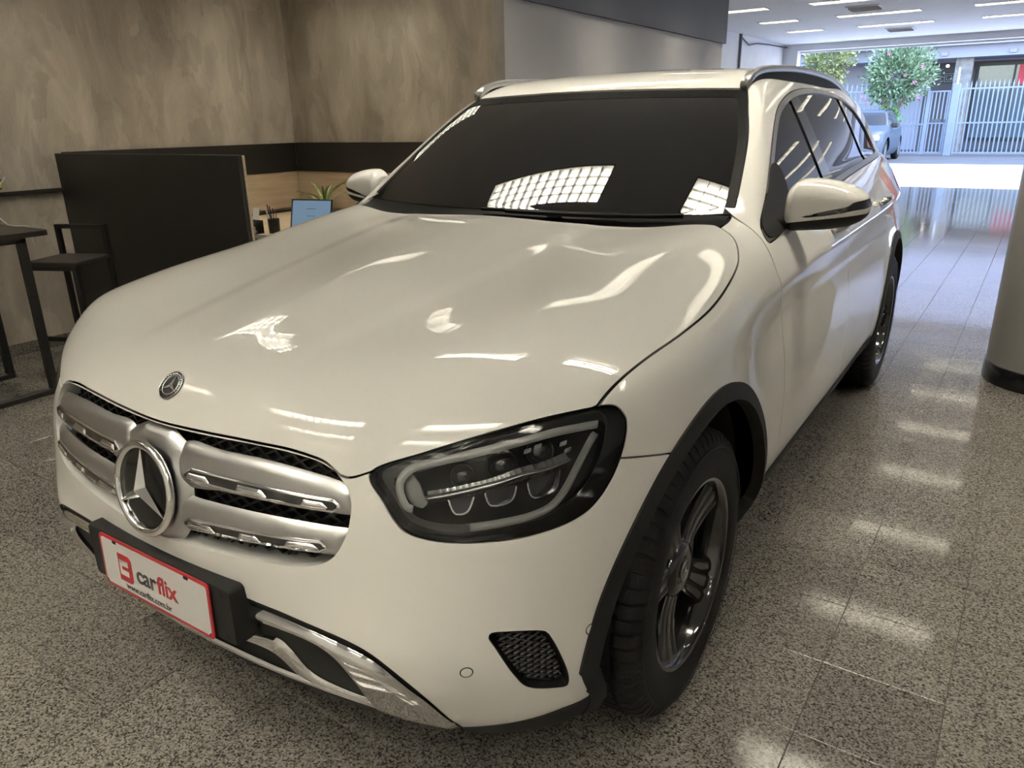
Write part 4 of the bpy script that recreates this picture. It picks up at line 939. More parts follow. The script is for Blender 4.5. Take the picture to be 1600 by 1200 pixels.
def area(t):
    x, y = t; px, py, z = proj((x, y, 0))
    if z < .3 or not (-60 < px < 1660 and -60 < py < 1260): return 0
    if -.85 < x < .78 and -.55 < y < 3.9: return 0                       # under the car
    if x < -4.05 or (x < -1.95 and y > 3.3): return 0
    # behind the car's body as seen from here
    if x < -.2 and py < 560 and px > 110: return 0
    q = [proj((x+a, y+b, 0))[:2] for a, b in ((-.15, -.15), (.15, -.15), (.15, .15), (-.15, .15))]
    return abs(sum(q[k][0]*q[(k+1) % 4][1]-q[(k+1) % 4][0]*q[k][1] for k in range(4)))/2
order = sorted(tiles, key=area, reverse=True); near = [t for t in order[:300] if area(t) > 0]; rest = [t for t in tiles if t not in set(near)]
t0 = _tm.build('floor_tile', GRAN, FLOOR)
for k, (x, y) in enumerate(near):
    o = t0 if k == 0 else t0.copy()
    if k: COL.objects.link(o)
    o.location = (x, y, 0); o.rotation_euler = (0, 0, -TA)
fv = np.array(_tm.V); ff = _tm.F; R2 = np.array([[ca, sa], [-sa, ca]])
bV = []; bF = []
for (x, y) in rest:
    b = len(bV); w = fv.copy(); w[:, :2] = w[:, :2] @ np.array([[ca, -sa], [sa, ca]]); bV += (w+[x, y, 0]).tolist(); bF += [tuple(i+b for i in f) for f in ff]
o = mk('floor_tile_field', bV, bF, GRAN, FLOOR); o['kind'] = 'stuff'

# ---- walls
struct(MB().box((-4.22, -4.35, 0), (-4.07, 3.39, ZCEIL)).build('wall_left', STUC))
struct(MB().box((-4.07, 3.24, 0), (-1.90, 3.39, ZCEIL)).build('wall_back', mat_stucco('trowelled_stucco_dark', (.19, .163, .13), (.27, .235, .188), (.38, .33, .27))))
struct(MB().box((-2.04, 3.39, 0), (-1.90, 8.10, ZCEIL)).build('wall_side', GREYW))
struct(MB().box((-1.90, 3.26, 2.275), (-1.862, 8.12, ZCEIL)).build('trim_1', NAVY))
struct(MB().box((-3.45, 8.0, 0), (-3.28, 16.2, ZCEIL)).build('wall_hall', WHITEW))
struct(MB().box((-3.28, 8.0, 0), (-2.04, 8.10, ZCEIL)).build('wall_return', WHITEW))
struct(MB().box((5.6, -4.35, 0), (5.75, 16.2, ZCEIL)).build('wall_right', WHITEW))
struct(MB().box((-4.22, -4.35, 0), (5.75, -4.2, ZCEIL)).build('wall_front', mat('bright_wall', (.82, .81, .79), .6)))
hd = MB().box((-3.45, 15.95, 2.725), (5.75, 16.2, ZCEIL)).build('trim_2', WHITEW); struct(hd)
struct(MB().box((-3.28, 15.95, 0), (-2.99, 16.2, 2.725)).build('trim_3', WHITEW))
struct(MB().box((-3.0, 16.19, 2.69), (5.6, 16.24, 2.735)).build('trim_4', mat('pale_metal', (.7, .7, .72), .4)))
# granite skirting, one piece per tile length
BB = struct(MB().box((-4.07, -4.35, 0), (-4.066, 1.14, .074)).build('baseboard_left', mat('mortar', (.10, .09, .08), .8)))
bbm = MB().box((0, 0, .001), (.009, .395, .075), .001); b0 = None
for k in range(13):
    o = bbm.build('skirting_tile', GRAN, BB) if b0 is None else b0.copy()
    if b0 is None: b0 = o
    else: COL.objects.link(o)
    o.location = (-4.066, 1.135-.397*(k+1), 0)
# ceiling with openings for the lamps
LAMPS = []
for y in (-3.95, -3.25, -2.55, -1.8, 1.1, 2.85, 4.9, 6.62, 8.3, 9.97, 11.65, 13.33):  # the rows closest to the front wall are unseen, added to light the bumper
    for x in (-1.37, .43, 2.23): LAMPS.append((x, y, 1.13))
    if y > 8.5: LAMPS.append((-2.53, y, .58))
for y in (-3.3, -1.8, 1.0, 2.6): LAMPS.append((-3.45, y, 1.13))
LW = .255
def ceiling():
    xs = sorted({-4.22, 5.75, *[round(l[0], 3) for l in LAMPS], *[round(l[0]+l[2], 3) for l in LAMPS]}); ys = sorted({-4.36, 16.2, *[round(l[1]-LW/2, 3) for l in LAMPS], *[round(l[1]+LW/2, 3) for l in LAMPS]})
    mb = MB(); V = [(x, y, ZCEIL) for x in xs for y in ys]; n = len(ys); F = []
    for i in range(len(xs)-1):
        for j in range(len(ys)-1):
            cx, cy = (xs[i]+xs[i+1])/2, (ys[j]+ys[j+1])/2
            if any(l[0] < cx < l[0]+l[2] and abs(cy-l[1]) < LW/2 for l in LAMPS): continue
            a = i*n+j; F.append((a, a+1, a+n+1, a+n))
    mb.add(V, F); mb.box((-4.22, -4.36, ZCEIL+.16), (5.75, 16.2, ZCEIL+.30)); return struct(mb.build('ceiling', CEILM))
ceiling()
TUBE = mat('lit_tube', (.9, .9, .9), .3, emit=LAMP_COLOR, estr=LAMP_POWER)
LREF = mat('lamp_reflector', (.80, .80, .79), .4, 0, 0, .02, 10); LBLADE = mat('lamp_louvre', (.22, .22, .215), .4, .0, 0, .03, 10)
def lamp_proto(L):
    t = bpy.data.objects.new('ceiling_lamp', None); t.empty_display_size = .1; link(t); t['category'] = 'ceiling lamp'
    w = LW/2; d = .12
    h = MB().add([(0, -w, 0), (L, -w, 0), (L, w, 0), (0, w, 0), (.02, -w+.03, d), (L-.02, -w+.03, d), (L-.02, w-.03, d), (.02, w-.03, d)], [(4, 5, 6, 7)[::-1], (0, 1, 5, 4)[::-1], (1, 2, 6, 5)[::-1], (2, 3, 7, 6)[::-1], (3, 0, 4, 7)[::-1]])
    h.build('reflector', LREF, t)
    fr = MB()
    for a, b in (((-.012, -w-.012, -.006), (L+.012, -w, .0)), ((-.012, w, -.006), (L+.012, w+.012, .0)), ((-.012, -w, -.006), (0, w, 0)), ((L, -w, -.006), (L+.012, w, 0))): fr.box(a, b)
    fr.build('frame', LBLADE, t)
    for k in range(4): MB().tube([(.03, (k-1.5)*.060, .085), (L-.03, (k-1.5)*.060, .085)], .0185, 10).build('tube', TUBE, t)
    n = int(round(L/.094))
    bl = None
    for k in range(1, n):
        if bl is None: bl = MB().box((-.002, -w+.004, .0), (.002, w-.004, .052)).build('louvre_blade', LBLADE, t); o = bl
        else: o = bl.copy(); COL.objects.link(o)
        o.location = (L*k/n, 0, 0)
    sp = None
    for k in range(3):
        if sp is None: sp = MB().box((.004, -.0015, 0), (L-.004, .0015, .052)).build('louvre_rib', LBLADE, t); o = sp
        else: o = sp.copy(); COL.objects.link(o)
        o.location = (0, (k-1)*.060, 0)
    return t
protos = {}
ROWN = ['first', 'second', 'third', 'fourth', 'fifth', 'sixth', 'seventh', 'eighth', 'ninth', 'tenth', 'eleventh', 'twelfth']
def lamp_label(x, y, L):
    same = sorted({l[1] for l in LAMPS if abs(l[0]-x) < .01}, reverse=True); n = ROWN[same.index(y)]
    if x < -3: return '%s louvred ceiling lamp of the desk corner, counted from the oak-lined back wall' % n
    if L < 1: return '%s short louvred ceiling lamp from the street opening, along the white side wall' % n
    return 'louvred ceiling lamp, %s from the street opening in the line %s' % (n, {-1.37: 'along the grey wall', .43: 'over the tiled aisle', 2.23: 'beyond the round column'}[x])
for x, y, L in LAMPS:
    if L not in protos: o = protos[L] = lamp_proto(L)
    else: o = copy_tree(protos[L])
    o.location = (x, y, ZCEIL); o['label'] = lamp_label(x, y, L); o['group'] = {'over': 'lamps over the desk corner', 'shor': 'short lamps of the far hall'}.get('over' if x < -3 else ('shor' if L < 1 else ''), 'lamps of the far hall' if y > 6 else 'lamps above the car')
for k, y in enumerate((10.8, 14.2)):
    t = thing('ceiling_vent', ('square white air vent in the hall ceiling, nearer to the grey wall', 'square white air vent in the hall ceiling beside the street opening')[k], 'air vent', (-.84, y, ZCEIL))
    MB().box((-.22, -.22, -.012), (.22, .22, 0)).build('vent_frame', WHITEW, t)
    for j in range(7): MB().add([(-.19, -.18+.052*j, -.014), (.19, -.18+.052*j, -.014), (.19, -.15+.052*j, -.035), (-.19, -.15+.052*j, -.035)], [(0, 1, 2, 3)]).build('vent_slat', mat('vent_grey', (.45, .45, .46), .5), t)
tag(MB().tube([(-3.255, 13.0, 0), (-3.255, 13.0, ZCEIL)], .022, 10).build('wall_pipe', mat('pipe_grey', (.16, .16, .17), .5), smooth=True), 'thin grey pipe running up the white wall of the hall', 'pipe')
tag(MB().tube([(-3.26, 13.05, 2.80), (-3.26, 13.5, 2.70), (-3.26, 14.0, 2.76), (-3.26, 14.8, 2.79), (-3.2, 15.9, 2.80)], .012, 6).build('wall_cable', METBK), 'dark cable sagging under the ceiling beside the grey pipe', 'cable')
# round column
col = thing('round_column', 'round light grey column with a black band at its foot', 'column', (1.722, 3.385, 0))
MB().lathe([(.322, .105), (.322, ZCEIL)], 72).build('shaft', mat('column_paint', (.27, .262, .25), .45, 0, .15, .02, 3), col, smooth=True)
MB().lathe([(.330, 0), (.330, .103), (.327, .107), (.321, .107)], 72).build('base_band', mat('black_enamel', (.010, .010, .012), .22, 0, .4), col, smooth=True)
# ================================================================== the desk corner
t = thing('desk_divider', 'tall black divider panel standing out from the stucco wall', 'divider', (-3.10, 1.165, 0))
MB().box((-.965, -.015, .0), (.955, .010, 1.285), .002).build('panel', PANBK, t)
MB().box((-.965, .0105, .0), (.960, .026, 1.282), .001).build('oak_lining', WOOD, t)
tag(MB().box((-4.068, 1.195, 1.052), (-4.045, 3.215, 1.292), .002).build('wall_band', PANBK), 'matt black band on the stucco wall behind the divider', 'wall panel')
tag(MB().box((-4.043, 3.213, 1.052), (-1.93, 3.238, 1.294), .002).build('wall_band', PANBK), 'matt black band on the wall behind the car windscreen', 'wall panel')
tag(MB().box((-4.068, 1.195, .742), (-4.052, 3.22, 1.05), .001).build('wall_lining', WOOD), 'pale oak lining on the wall beside the divider', 'wall panel')
tag(MB().box((-4.05, 3.221, .742), (-1.93, 3.237, 1.05), .001).build('wall_lining', WOOD), 'pale oak lining on the wall behind the laptop', 'wall panel')
d = thing('desk', 'pale oak corner desk with a black back edge', 'desk', (-3.1, 2.2, 0))
MB().box((-.945, -1.005, .68), (.93, .92, .71), .002).build('desk_top', WOOD, d)
be = MB().box((-.945, .95, .69), (1.15, .985, .727)).box((-.948, -1.0, .69), (-.93, .95, .727)); be.build('back_edge', METBK, d)
for x in (-.90, .86):
    for y in (-.95, .86): MB().box((x, y, 0), (x+.05, y+.05, .68), .003).build('leg', METBK, d)
# laptop
lp = thing('laptop', 'open laptop with a lit pale blue screen on the desk', 'laptop', (-2.73, 2.12, .710), math.radians(14))
MB().box((-.165, -.23, .002), (.165, 0, .018), .003).build('keyboard_deck', METBK, lp)
kb = MB()
for r in range(5):
    for c in range(13): kb.box((-.145+.0225*c, -.105+.019*r-.0, .018), (-.145+.0225*c+.018, -.105+.019*r+.015, .0195))
o = kb.build('keys', mat('key_grey', (.03, .03, .03), .5), lp); o['kind'] = 'stuff'
lid = bpy.data.objects.new('lid', None); link(lid, lp); lid.location = (0, .0, .018); lid.rotation_euler = (math.radians(-16), 0, 0)
MB().box((-.168, 0, 0), (.168, .008, .222), .002).build('lid_shell', METBK, lid)
SCR = mat('screen_blue', (.02, .03, .04), .3, emit=(.30, .47, .66), estr=.36)
MB().box((-.155, -.0008, .014), (.155, 0, .212)).build('screen', SCR, lid)
MB().box((-.038, -.0014, .150), (.038, -.0008, .158)).build('page_title', mat('screen_ink', (.05, .06, .08), .4, emit=(.06, .08, .12), estr=.6), lid)
for k in range(3): MB().box((-.03+.022*k, -.0014, .098), (-.018+.022*k, -.0008, .110)).build('page_icon', mat('screen_ink', (.05, .06, .08)), lid)
MB().box((-.09, -.0014, .040), (.09, -.0008, .044)).build('page_line', mat('screen_ink', (.05, .06, .08)), lid)
# pen cup
pc = thing('pen_cup', 'black mesh cup holding pens and pencils on the desk', 'pen cup', (-2.985, 2.02, .710))
mb = MB().lathe([(.038, .002), (.040, .05), (.041, .10)], 28); mb.lathe([(.041, .098), (.0425, .100), (.041, .102)], 28); mb.build('cup', mat('wire_mesh_black', (.02, .02, .02), .4, .5), pc, smooth=True)
MB().lathe([(0, .003), (.038, .003)], 24).build('cup_base', METBK, pc)
for k, (a, lean, h, c) in enumerate(((2.6, .30, .185, (.02, .02, .02)), (3.0, .26, .195, (.03, .03, .04)), (2.2, .22, .170, (.10, .03, .03)), (3.6, .30, .16, (.35, .34, .33)), (1.0, .12, .14, (.20, .17, .03)))):
    x0, y0 = .012*math.cos(a), .012*math.sin(a); q = (x0+lean*h*math.cos(a)*.9, y0+lean*h*math.sin(a)*.5, h)
    MB().tube([(x0, y0, .006), q], .0042, 7).build('pen', mat('pen_%d' % k, c, .4), pc)
# potted plant
pp = thing('potted_plant', 'small potted plant with thin arching green leaves behind the laptop', 'plant', (-3.02, 2.55, .710))
MB().lathe([(.0, .001), (.045, .001), (.058, .10), (.061, .105), (.055, .105), (.052, .095), (0, .092)], 28).build('pot', mat('pot_grey', (.22, .21, .2), .6), pp, smooth=True)
LEAF = mat('leaf_green', (.10, .17, .035), .5, 0, 0, .3, 30)
for k in range(13):
    a = 2*math.pi*k/13+random.uniform(-.2, .2); ln = random.uniform(.16, .30); up = random.uniform(.16, .30); pts = []
    for s in np.linspace(0, 1, 7): pts.append((ln*s**1.5*math.cos(a), ln*s**1.5*math.sin(a), .09+up*(s*1.6-.75*s*s)))
    V = []; n = len(pts)
    for i, p in enumerate(pts): w = .0085*math.sin(math.pi*(.12+.86*i/(n-1))); V += [(p[0]-w*math.sin(a), p[1]+w*math.cos(a), p[2]), (p[0]+w*math.sin(a), p[1]-w*math.cos(a), p[2]-.0), (p[0], p[1], p[2]-.004)]
    F = []
    for i in range(n-1): b = i*3; F += [(b, b+2, b+5, b+3), (b+2, b+1, b+4, b+5)]
    mk('leaf', V, F, LEAF, pp, smooth=True)
# small things on the desk
cs = thing('card_stand', 'small white card stand at the divider end of the desk', 'card stand', (-3.175, 2.0, .7115), .3)
MB().box((-.03, -.03, 0), (.03, .03, .012), .002).build('stand_foot', mat('white_plastic', (.62, .62, .62), .4), cs)
MB().add([(-.028, .0, .012), (.028, 0, .012), (.024, .045, .165), (-.024, .045, .165), (-.028, .006, .012), (.028, .006, .012), (.024, .051, .165), (-.024, .051, .165)], [(0, 1, 2, 3), (5, 4, 7, 6), (0, 4, 5, 1), (3, 2, 6, 7), (0, 3, 7, 4), (1, 5, 6, 2)]).build('card', mat('white_plastic', (.62, .62, .62)), cs)
MB().add([(-.015, .016, .05), (.014, .016, .05), (.013, .026, .085), (-.014, .026, .085)], [(0, 1, 2, 3)]).build('card_photo', mat('print_dark', (.05, .05, .055), .5), cs)
cb_ = thing('acrylic_box', 'clear acrylic tray box between the card stand and the pen cup', 'box', (-3.11, 1.93, .7115))
for a, b in (((-.06, -.05, 0), (.06, .05, .003)), ((-.06, -.05, .003), (-.057, .05, .09)), ((.057, -.05, .003), (.06, .05, .09)), ((-.057, -.05, .003), (.057, -.047, .09)), ((-.057, .047, .003), (.057, .05, .09))): MB().box(a, b).build('wall', mat_clear('acrylic', (.93, .95, .96), .9, 1.45), cb_)
MB().box((-.045, -.03, .004), (-.005, .03, .045), .002).build('paper_stack', mat('white_plastic', (.62, .62, .62)), cb_)
tag(MB().box((-3.07, 1.70, .711), (-2.72, 1.84, .726), .003).build('keyboard', METBK), 'flat black keyboard lying in front of the laptop', 'keyboard')
fb = thing('folder', 'pink and violet folder lying at the desk edge by the divider', 'folder', (-3.12, 1.62, .711), .2)
MB().box((-.11, -.09, 0), (.02, .09, .02), .002).build('pink_half', mat('folder_pink', (.42, .17, .15), .5), fb); MB().box((.021, -.09, 0), (.10, .09, .018), .002).build('violet_half', mat('folder_violet', (.17, .15, .30), .5), fb)

# ================================================================== bar table, stool, cable
bt = thing('bar_table', 'high black bar table with flat metal sled legs', 'table', (-3.31, -.15, 0))
def rrect(x0, x1, y0, y1, r, n=6):
    out = []
    for cx, cy, a0 in ((x1-r, y1-r, 0), (x0+r, y1-r, 90), (x0+r, y0+r, 180), (x1-r, y0+r, 270)):
        for k in range(n+1): a = math.radians(a0+90*k/n); out.append((cx+r*math.cos(a), cy+r*math.sin(a)))
    return out
top = MB().prism(rrect(-.315, .315, -.80, .665, .05), .888, .915, 'xy'); top.F = [f[::-1] for f in top.F]; top.build('table_top', mat('black_wood', (.022, .018, .016), .35, 0, .2), bt)
for x in (-.262, .262):
    f = MB(); w = .02
    for y in (-.55, .525): f.box((x-w, y-w, .03), (x+w, y+w, .888), .002)
    f.box((x-w, -.57, 0), (x+w, .545, .03), .002); f.box((x-w, -.57, .858), (x+w, .545, .888), .002); f.build('leg_frame', METBK, bt)
st = thing('bar_stool', 'low-backed black metal bar stool in front of the divider', 'stool', (-3.30, .727, 0), math.radians(25))
h = .17; w = .014
MB().box((-h, -h, .680), (h, h, .705), .006).build('seat', mat('black_leatherette', (.020, .016, .015), .45), st)
for x in (-h+w, h-w):
    MB().box((x-w, -h, 0), (x+w, -h+2*w, .68), .001).build('leg', METBK, st); MB().box((x-w, h-2*w, 0), (x+w, h, .885), .001).build('leg', METBK, st)
    MB().box((x-w, -h+2*w, 0.0), (x+w, h-2*w, .022), .001).build('floor_bar', METBK, st)
MB().box((-h, h-2*w, .86), (h, h, .885), .001).build('back_rail', METBK, st)
MB().box((-h+2*w, -h, .23), (h-2*w, -h+2*w, .255), .001).build('foot_rest', METBK, st); MB().box((-h+2*w, -h+.01, .655), (h-2*w, -h+2*w, .68), .001).build('seat_rail', METBK, st)
tag(MB().box((-4.066, -1.6, 1.038), (-4.04, 1.149, 1.062), .002).build('wall_rail', METBK), 'slim black rail along the stucco wall beside the divider', 'rail')
ch = thing('wall_charger', 'yellow and dark device hanging from a white bracket on the stucco wall', 'device', (-4.05, .74, 1.07))
MB().box((-.018, -.10, .115), (.03, .038, .13), .004).build('bracket', mat('white_plastic', (.62, .62, .62)), ch); MB().box((-.015, -.10, .01), (.03, .030, .085), .010).build('holder', mat('holder_violet', (.04, .02, .04), .5), ch); MB().box((.031, -.06, .02), (.040, .022, .062), .004).build('yellow_face', mat('device_yellow', (.55, .50, .03), .4), ch)
cw = thing('white_cable', 'thin white charging cable hanging down to the bar table', 'cable', (-3.6, .5, .902))
q = spl([(-.43, .25, .24), (-.38, .27, .26), (-.33, .24, .24), (-.25, .10, .14), (-.15, .05, .10), (0, .02, .06), (.14, .0, .024), (.22, -.02, .0215), (.30, -.02, .021)], False, 6); MB().tube(q, .0035, 6).build('lead', mat('white_plastic', (.62, .62, .62)), cw, smooth=True)
q = spl([(.30, -.02, .021), (.335, .010, .0205), (.347, .026, .012), (.348, .030, -.03), (.346, .029, -.07), (.350, .030, -.095)], False, 6); MB().tube(q, .003, 6).build('tail', mat('white_plastic', (.62, .62, .62)), cw, smooth=True)
# ================================================================== outside: street, gate, house, tree, parked car
def mat_rough(name, a, b, sc): return mat(name, tuple((x+y)/2 for x, y in zip(a, b)), .85, 0, 0, abs(b[0]-a[0])/(a[0]+b[0]), sc, .3, 80)
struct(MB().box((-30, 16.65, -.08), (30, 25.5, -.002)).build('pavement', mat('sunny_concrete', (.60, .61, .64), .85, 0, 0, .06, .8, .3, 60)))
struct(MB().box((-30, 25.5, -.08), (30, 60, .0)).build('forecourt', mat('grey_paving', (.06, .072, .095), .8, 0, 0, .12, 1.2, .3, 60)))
for k in range(6):
    y = 25.6+1.0*k; struct(MB().box((-30, y, .0), (30, y+.03, .003)).build('paving_joint', mat('joint_dark', (.07, .07, .08), .9), bpy.data.objects['forecourt'])); 
GATE = mat('gate_paint', (.25, .29, .38), .45, 0, 0, .04, 4)
gt = thing('street_gate', 'pale blue steel gate of upright bars across the street', 'gate', (-1.0, 31.3, 0))
def bars(parent, x0, x1, n, z0, z1, spike=True):
    bm_ = MB().box((-.022, -.02, z0), (.022, .02, z1)); sp = MB().add([(-.022, -.02, z1), (.022, -.02, z1), (.022, .02, z1), (-.022, .02, z1), (0, 0, z1+.16)], [(0, 1, 4), (1, 2, 4), (2, 3, 4), (3, 0, 4)]) if spike else None
    first = None
    for k in range(n):
        x = x0+(x1-x0)*k/(n-1)
        if first is None:
            first = bm_.build('bar', GATE, parent); o = first
            s0 = sp.build('spike', GATE, parent) if spike else None; s = s0
        else:
            o = first.copy(); COL.objects.link(o)
            if spike: s = s0.copy(); COL.objects.link(s)
        o.location.x = x
        if spike: s.location.x = x
def frame_(parent, x0, x1, zs, th=.05):
    for z in zs: MB().box((x0, -.03, z-th/2), (x1, .03, z+th/2)).build('rail', GATE, parent)
    for x in (x0, x1): MB().box((x-.03, -.035, .05), (x+.03, .035, zs[-1]+th/2)).build('stile', GATE, parent)
frame_(gt, -.02, 4.0, (.10, 1.13, 2.28)); bars(gt, .10, 3.9, 28, .08, 2.40)
pt = thing('gate_post', 'wide pale blue steel post between the small gate and the wide gate', 'post', (-1.20, 31.3, 0)); MB().box((-.12, -.09, 0), (.12, .09, 2.46), .01).build('shaft', GATE, pt); MB().box((-.03, -.03, 2.46), (.03, .03, 3.0), .004).build('mast', mat('mast_white', (.7, .7, .7), .5), pt)
sg = thing('small_gate', 'narrow pale blue pedestrian gate with a letter slot', 'gate', (-1.68, 31.3, 0))
frame_(sg, -.33, .31, (.10, 1.13, 2.22)); bars(sg, -.26, .24, 5, .08, 2.22, False); MB().box((-.20, -.06, 1.18), (.14, -.03, 1.27)).build('letter_slot', mat('slot_dark', (.10, .10, .11), .5), sg); MB().box((.22, -.07, 1.16), (.29, -.03, 1.26)).build('lock', mat('slot_dark', (.10, .10, .11)), sg)
fx = thing('fence_panel', 'fixed pale blue railing between the tree and the small gate', 'fence', (-2.55, 31.3, 0)); frame_(fx, -.42, .48, (.10, 1.10, 2.30)); bars(fx, -.34, .40, 7, .08, 2.40)
fp = thing('picket_fence', 'whitish picket fence behind the parked car', 'fence', (-5.1, 31.6, 0)); frame_(fp, -2.2, 2.0, (.2, 1.9, 2.3)); bars(fp, -2.1, 1.9, 24, .2, 2.45)
# house behind the gate
hs = thing('house', 'pale house with a deep shaded porch behind the gate', 'building', (0, 36, 0))
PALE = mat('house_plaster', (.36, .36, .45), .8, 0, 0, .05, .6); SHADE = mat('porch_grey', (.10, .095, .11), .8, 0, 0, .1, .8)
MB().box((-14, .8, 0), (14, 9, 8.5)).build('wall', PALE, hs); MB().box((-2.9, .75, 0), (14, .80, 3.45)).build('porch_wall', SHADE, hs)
MB().box((-14, -1.2, 3.52), (14, .8, 3.95)).build('slab', PALE, hs); MB().box((-14, -1.6, 3.95), (14, .8, 4.3)).build('parapet', PALE, hs)
MB().box((-1.68, -.9, 0), (-1.08, -.4, 3.52)).build('pillar', mat('pillar_stone', (.27, .25, .24), .8, 0, 0, .25, 5, .4, 20), hs)
wf = MB().box((-1.0, .65, .4), (4.2, .75, 3.38)).build('window', mat('window_frame_dark', (.03, .03, .035), .4), hs)
for k in range(4): MB().box((-.92+1.28*k, .62, .5), (.28+1.28*k, .65, 3.25)).build('pane', mat('house_glass', (.10, .13, .16), .08, 0, .5), wf)
MB().box((.46, .2, 2.5), (1.3, .24, 3.24)).build('red_board', mat('board_red', (.5, .03, .05), .5), hs)
em_ = MB().box((-2.2, .72, 2.66), (-1.78, .75, 3.10)).build('wall_emblem', mat('emblem_dark', (.04, .04, .05), .6), hs)
for a, b in ((.17, .145), (.10, .078)):
    m_ = MB()
    for q_ in (((-a, -a), (a, -b)), ((-a, b), (a, a)), ((-a, -b), (-b, b)), ((b, -b), (a, b))): m_.box((-1.99+q_[0][0], .70, 2.88+q_[0][1]), (-1.99+q_[1][0], .72, 2.88+q_[1][1]))
    m_.build('emblem_line', mat('emblem_light', (.25, .25, .28), .6), em_)
for x in (-2.1, .2): MB().box((x-.12, -1.28, 3.60), (x+.12, -1.2, 3.74), .01).build('lamp_box', mat('lamp_box_grey', (.35, .34, .33), .5), hs)
MB().lathe([(0, -.05), (.05, -.04), (.07, 0), (.05, .05), (0, .06)], 16, 'z', (-2.05, .2, 3.30)).build('porch_light', mat('lit_bulb', (1, 1, 1), .4, emit=(1, .95, .85), estr=4), hs, smooth=True)
# trees
def tree(name, label, base, crown, rad, n, cols, ls, seed, flowers=0):
    rg = np.random.default_rng(seed); t = thing(name, label, 'tree', base)
    c = np.array(crown)-np.array(base); tr = MB()
    tr.tube([(0, 0, 0), (.05, 0, c[2]*.35), (.0, .05, c[2]*.55)], [.09, .07, .055], 8)
    for k in range(9):
        a = rg.uniform(0, 2*math.pi); e = c+np.array([math.cos(a)*rad[0]*.8, math.sin(a)*rad[1]*.8, rg.uniform(-.2, .7)*rad[2]]); s0 = np.array([0, .05, c[2]*rg.uniform(.35, .55)]); m_ = (s0+e)/2+[0, 0, .12]; tr.tube([s0, m_, e], [.035, .022, .008], 6)
    tr.build('trunk', mat('bark', (.20, .16, .13), .9, 0, 0, .3, 12), t)
    cl = rg.normal(size=(60, 3)); cl /= np.linalg.norm(cl, axis=1)[:, None]; cl = cl*rg.uniform(.45, .95, (60, 1))*np.array(rad)+c
    per = [n//len(cols)]*len(cols)
    for col_, m_ in zip(cols, per):
        k = rg.integers(0, 60, m_); ctr = cl[k]+rg.normal(size=(m_, 3))*np.array(rad)*.17
        d = ctr-c; d = d/(np.linalg.norm(d, axis=1)[:, None]+1e-6)+rg.normal(size=(m_, 3))*.5+[0, 0, .35]; d /= np.linalg.norm(d, axis=1)[:, None]; s_ = np.cross(d, rg.normal(size=(m_, 3))); s_ /= np.linalg.norm(s_, axis=1)[:, None]
        L_ = rg.uniform(.6, 1.2, (m_, 1))*ls; W_ = L_*.24
        V = np.stack([ctr, ctr+d*L_*.5+s_*W_, ctr+d*L_, ctr+d*L_*.5-s_*W_], 1).reshape(-1, 3); F = np.arange(m_*4).reshape(-1, 4)
        o = mk('foliage', V, F, mat('leaf_%s_%d' % (name, int(col_[1]*100)), col_, .55, 0, 0, .25, 3), t); o['kind'] = 'stuff'
    if flowers:
        m_ = 420; ctr = rg.normal(size=(m_, 3))*[.14, .14, .24]+[0, -.1, 1.25]; d = rg.normal(size=(m_, 3))+[0, 0, .5]; d /= np.linalg.norm(d, axis=1)[:, None]; s_ = np.cross(d, rg.normal(size=(m_, 3))); s_ /= np.linalg.norm(s_, axis=1)[:, None]
        V = np.stack([ctr, ctr+d*.07+s_*.03, ctr+d*.14, ctr+d*.07-s_*.03], 1).reshape(-1, 3); o = mk('shrub_foliage', V, np.arange(m_*4).reshape(-1, 4), mat('leaf_bright', (.12, .33, .06), .5), t); o['kind'] = 'stuff'  # a separate bright-green shrub at the trunk, kept within the tree
        for k in range(flowers):
            p = c+np.array([rg.uniform(-1, 1)*rad[0], rg.uniform(-1, 0)*rad[1], rg.uniform(-1, .9)*rad[2]]); mb = MB()
            for j in range(5): a = 2*math.pi*j/5; mb.add([p, p+[.05*math.cos(a-.4), -.03, .05*math.sin(a-.4)], p+[.085*math.cos(a), -.02, .085*math.sin(a)], p+[.05*math.cos(a+.4), -.03, .05*math.sin(a+.4)]], [(0, 1, 2, 3)])
            mb.build('flower', mat('petal_pink', (.55, .25, .38), .6), t)
tree('oleander_tree', 'bushy grey-green street tree with narrow leaves before the gate', (-3.12, 30.3, 0), (-3.04, 30.3, 2.78), (1.14, .7, .98), 5400, ((.17, .25, .15), (.22, .31, .19), (.11, .18, .10)), .155, 3, 10)
tree('yellow_tree', 'yellowish leafy tree standing behind the picket fence', (-6.3, 33.2, 0), (-6.05, 33.2, 3.5), (.85, .8, 1.2), 3000, ((.26, .28, .12), (.19, .24, .10)), .17, 8)
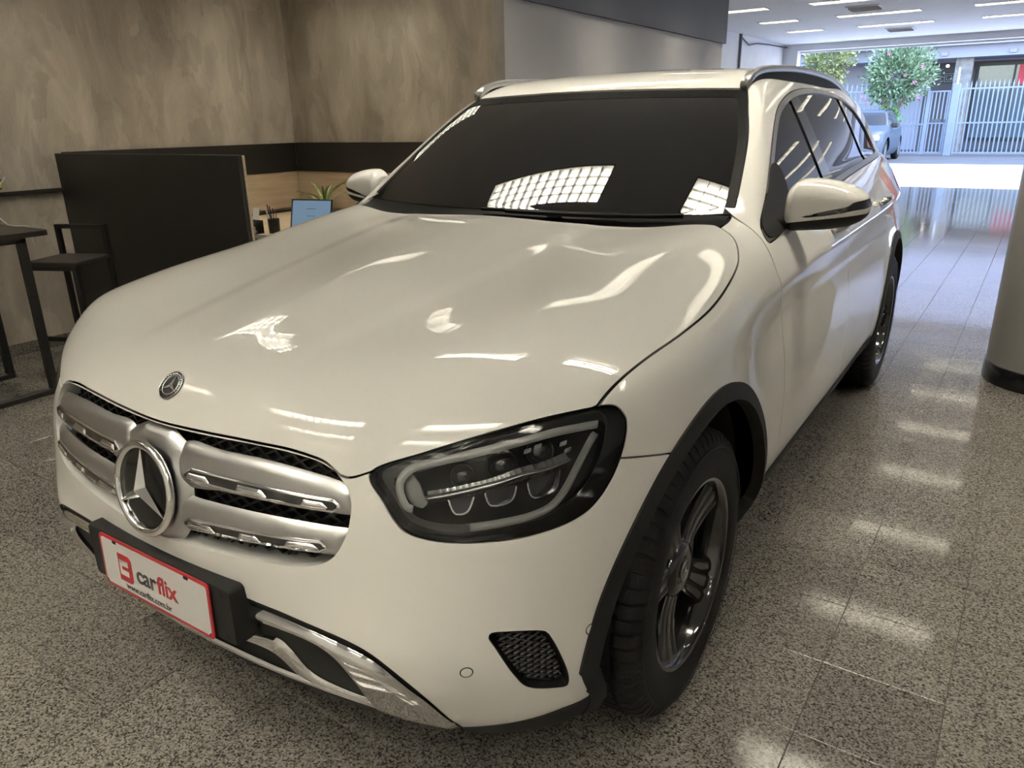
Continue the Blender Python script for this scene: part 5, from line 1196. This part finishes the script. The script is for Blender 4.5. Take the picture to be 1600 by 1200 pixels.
# parked car across the street (the same kind of body, coarse)
def parked():
    c = thing('parked_car', 'dark blue-grey SUV parked across the street under the tree', 'car', (-3.35, 25.65, 0))
    BLU = mat('blue_grey_paint', (.03, .05, .09), .5, 0, .12, .02, 3)
    V0, T0 = extract(.04)
    def sub(name, m, cuts, off=0.):
        v, t = V0, T0
        for g in cuts: v, t = clip(v, t, g(v))
        N = normals_at(v); v, t, N = shell(v+N*off, t, N, .01); mk(name, v, t, m, c, N)
    ar = [neg(arch(0, .42), 0), neg(arch(2.873, .42), 0)]
    wsx = lambda p: np.where(p[:, 2] > 1.13, g_ws(p), .05)
    sub('body_panels', BLU, ar+[neg(wsx, 0), neg(g_dlo, 0)]); sub('windshield', GLASS, [wsx], -.004)
    for s_ in (1, -1):
        sub('side_window', mat('pale_glass', (.05, .07, .09), .05, 0, .6), [g_dlo, lambda p: -p[:, 0]*s_, lambda p: p[:, 1]-1.6], -.004); sub('side_window', mat('pale_glass', (.05, .07, .09)), [g_dlo, lambda p: -p[:, 0]*s_, lambda p: 1.7-p[:, 1]], -.004)
        MB().tube([(s_*.57, 1.3, 1.60), (s_*.58, 1.8, 1.65), (s_*.57, 2.6, 1.63), (s_*.54, 3.1, 1.57)], .018, 8).build('roof_rail', METBK, c)
        MB().box((s_*.86, .80, 1.06), (s_*1.06, .93, 1.22), .03).build('side_mirror', METBK, c)
        MB().box((s_*.45, -.80, .70), (s_*.78, -.55, .86), .03).build('headlight', mat('lamp_glass', (.4, .42, .45), .1, .3, 1), c)
        for y in (0, 2.873):
            w_ = MB().lathe([(.20, -.1), (.33, -.1), (.36, -.06), (.36, .06), (.33, .1), (.22, .1)], 28, 'x', (s_*.80, y, .362)); w_.build('wheel', RUBBER, c, smooth=True); MB().lathe([(0, s_*.09), (.22, s_*.1)], 28, 'x', (s_*.80, y, .362)).build('wheel_rim', SILVER, c)
    MB().box((-.45, -.83, .52), (.45, -.75, .78), .02).build('grille', BLACK_GL, c)
parked()
# red board added only for its floor reflection, in place of an unseen car
rt = thing('red_stand_in', 'glossy red board added behind the round column to cause a floor reflection', 'stand-in board', (1.62, 14.0, 0))
MB().box((-.25, -.04, .02), (.25, .04, 1.85), .01).build('board', mat('stand_in_red', (.62, .015, .03), .3, 0, .5), rt); MB().box((-.23, -.18, 0), (.23, .18, .02), .004).build('foot', METBK, rt)
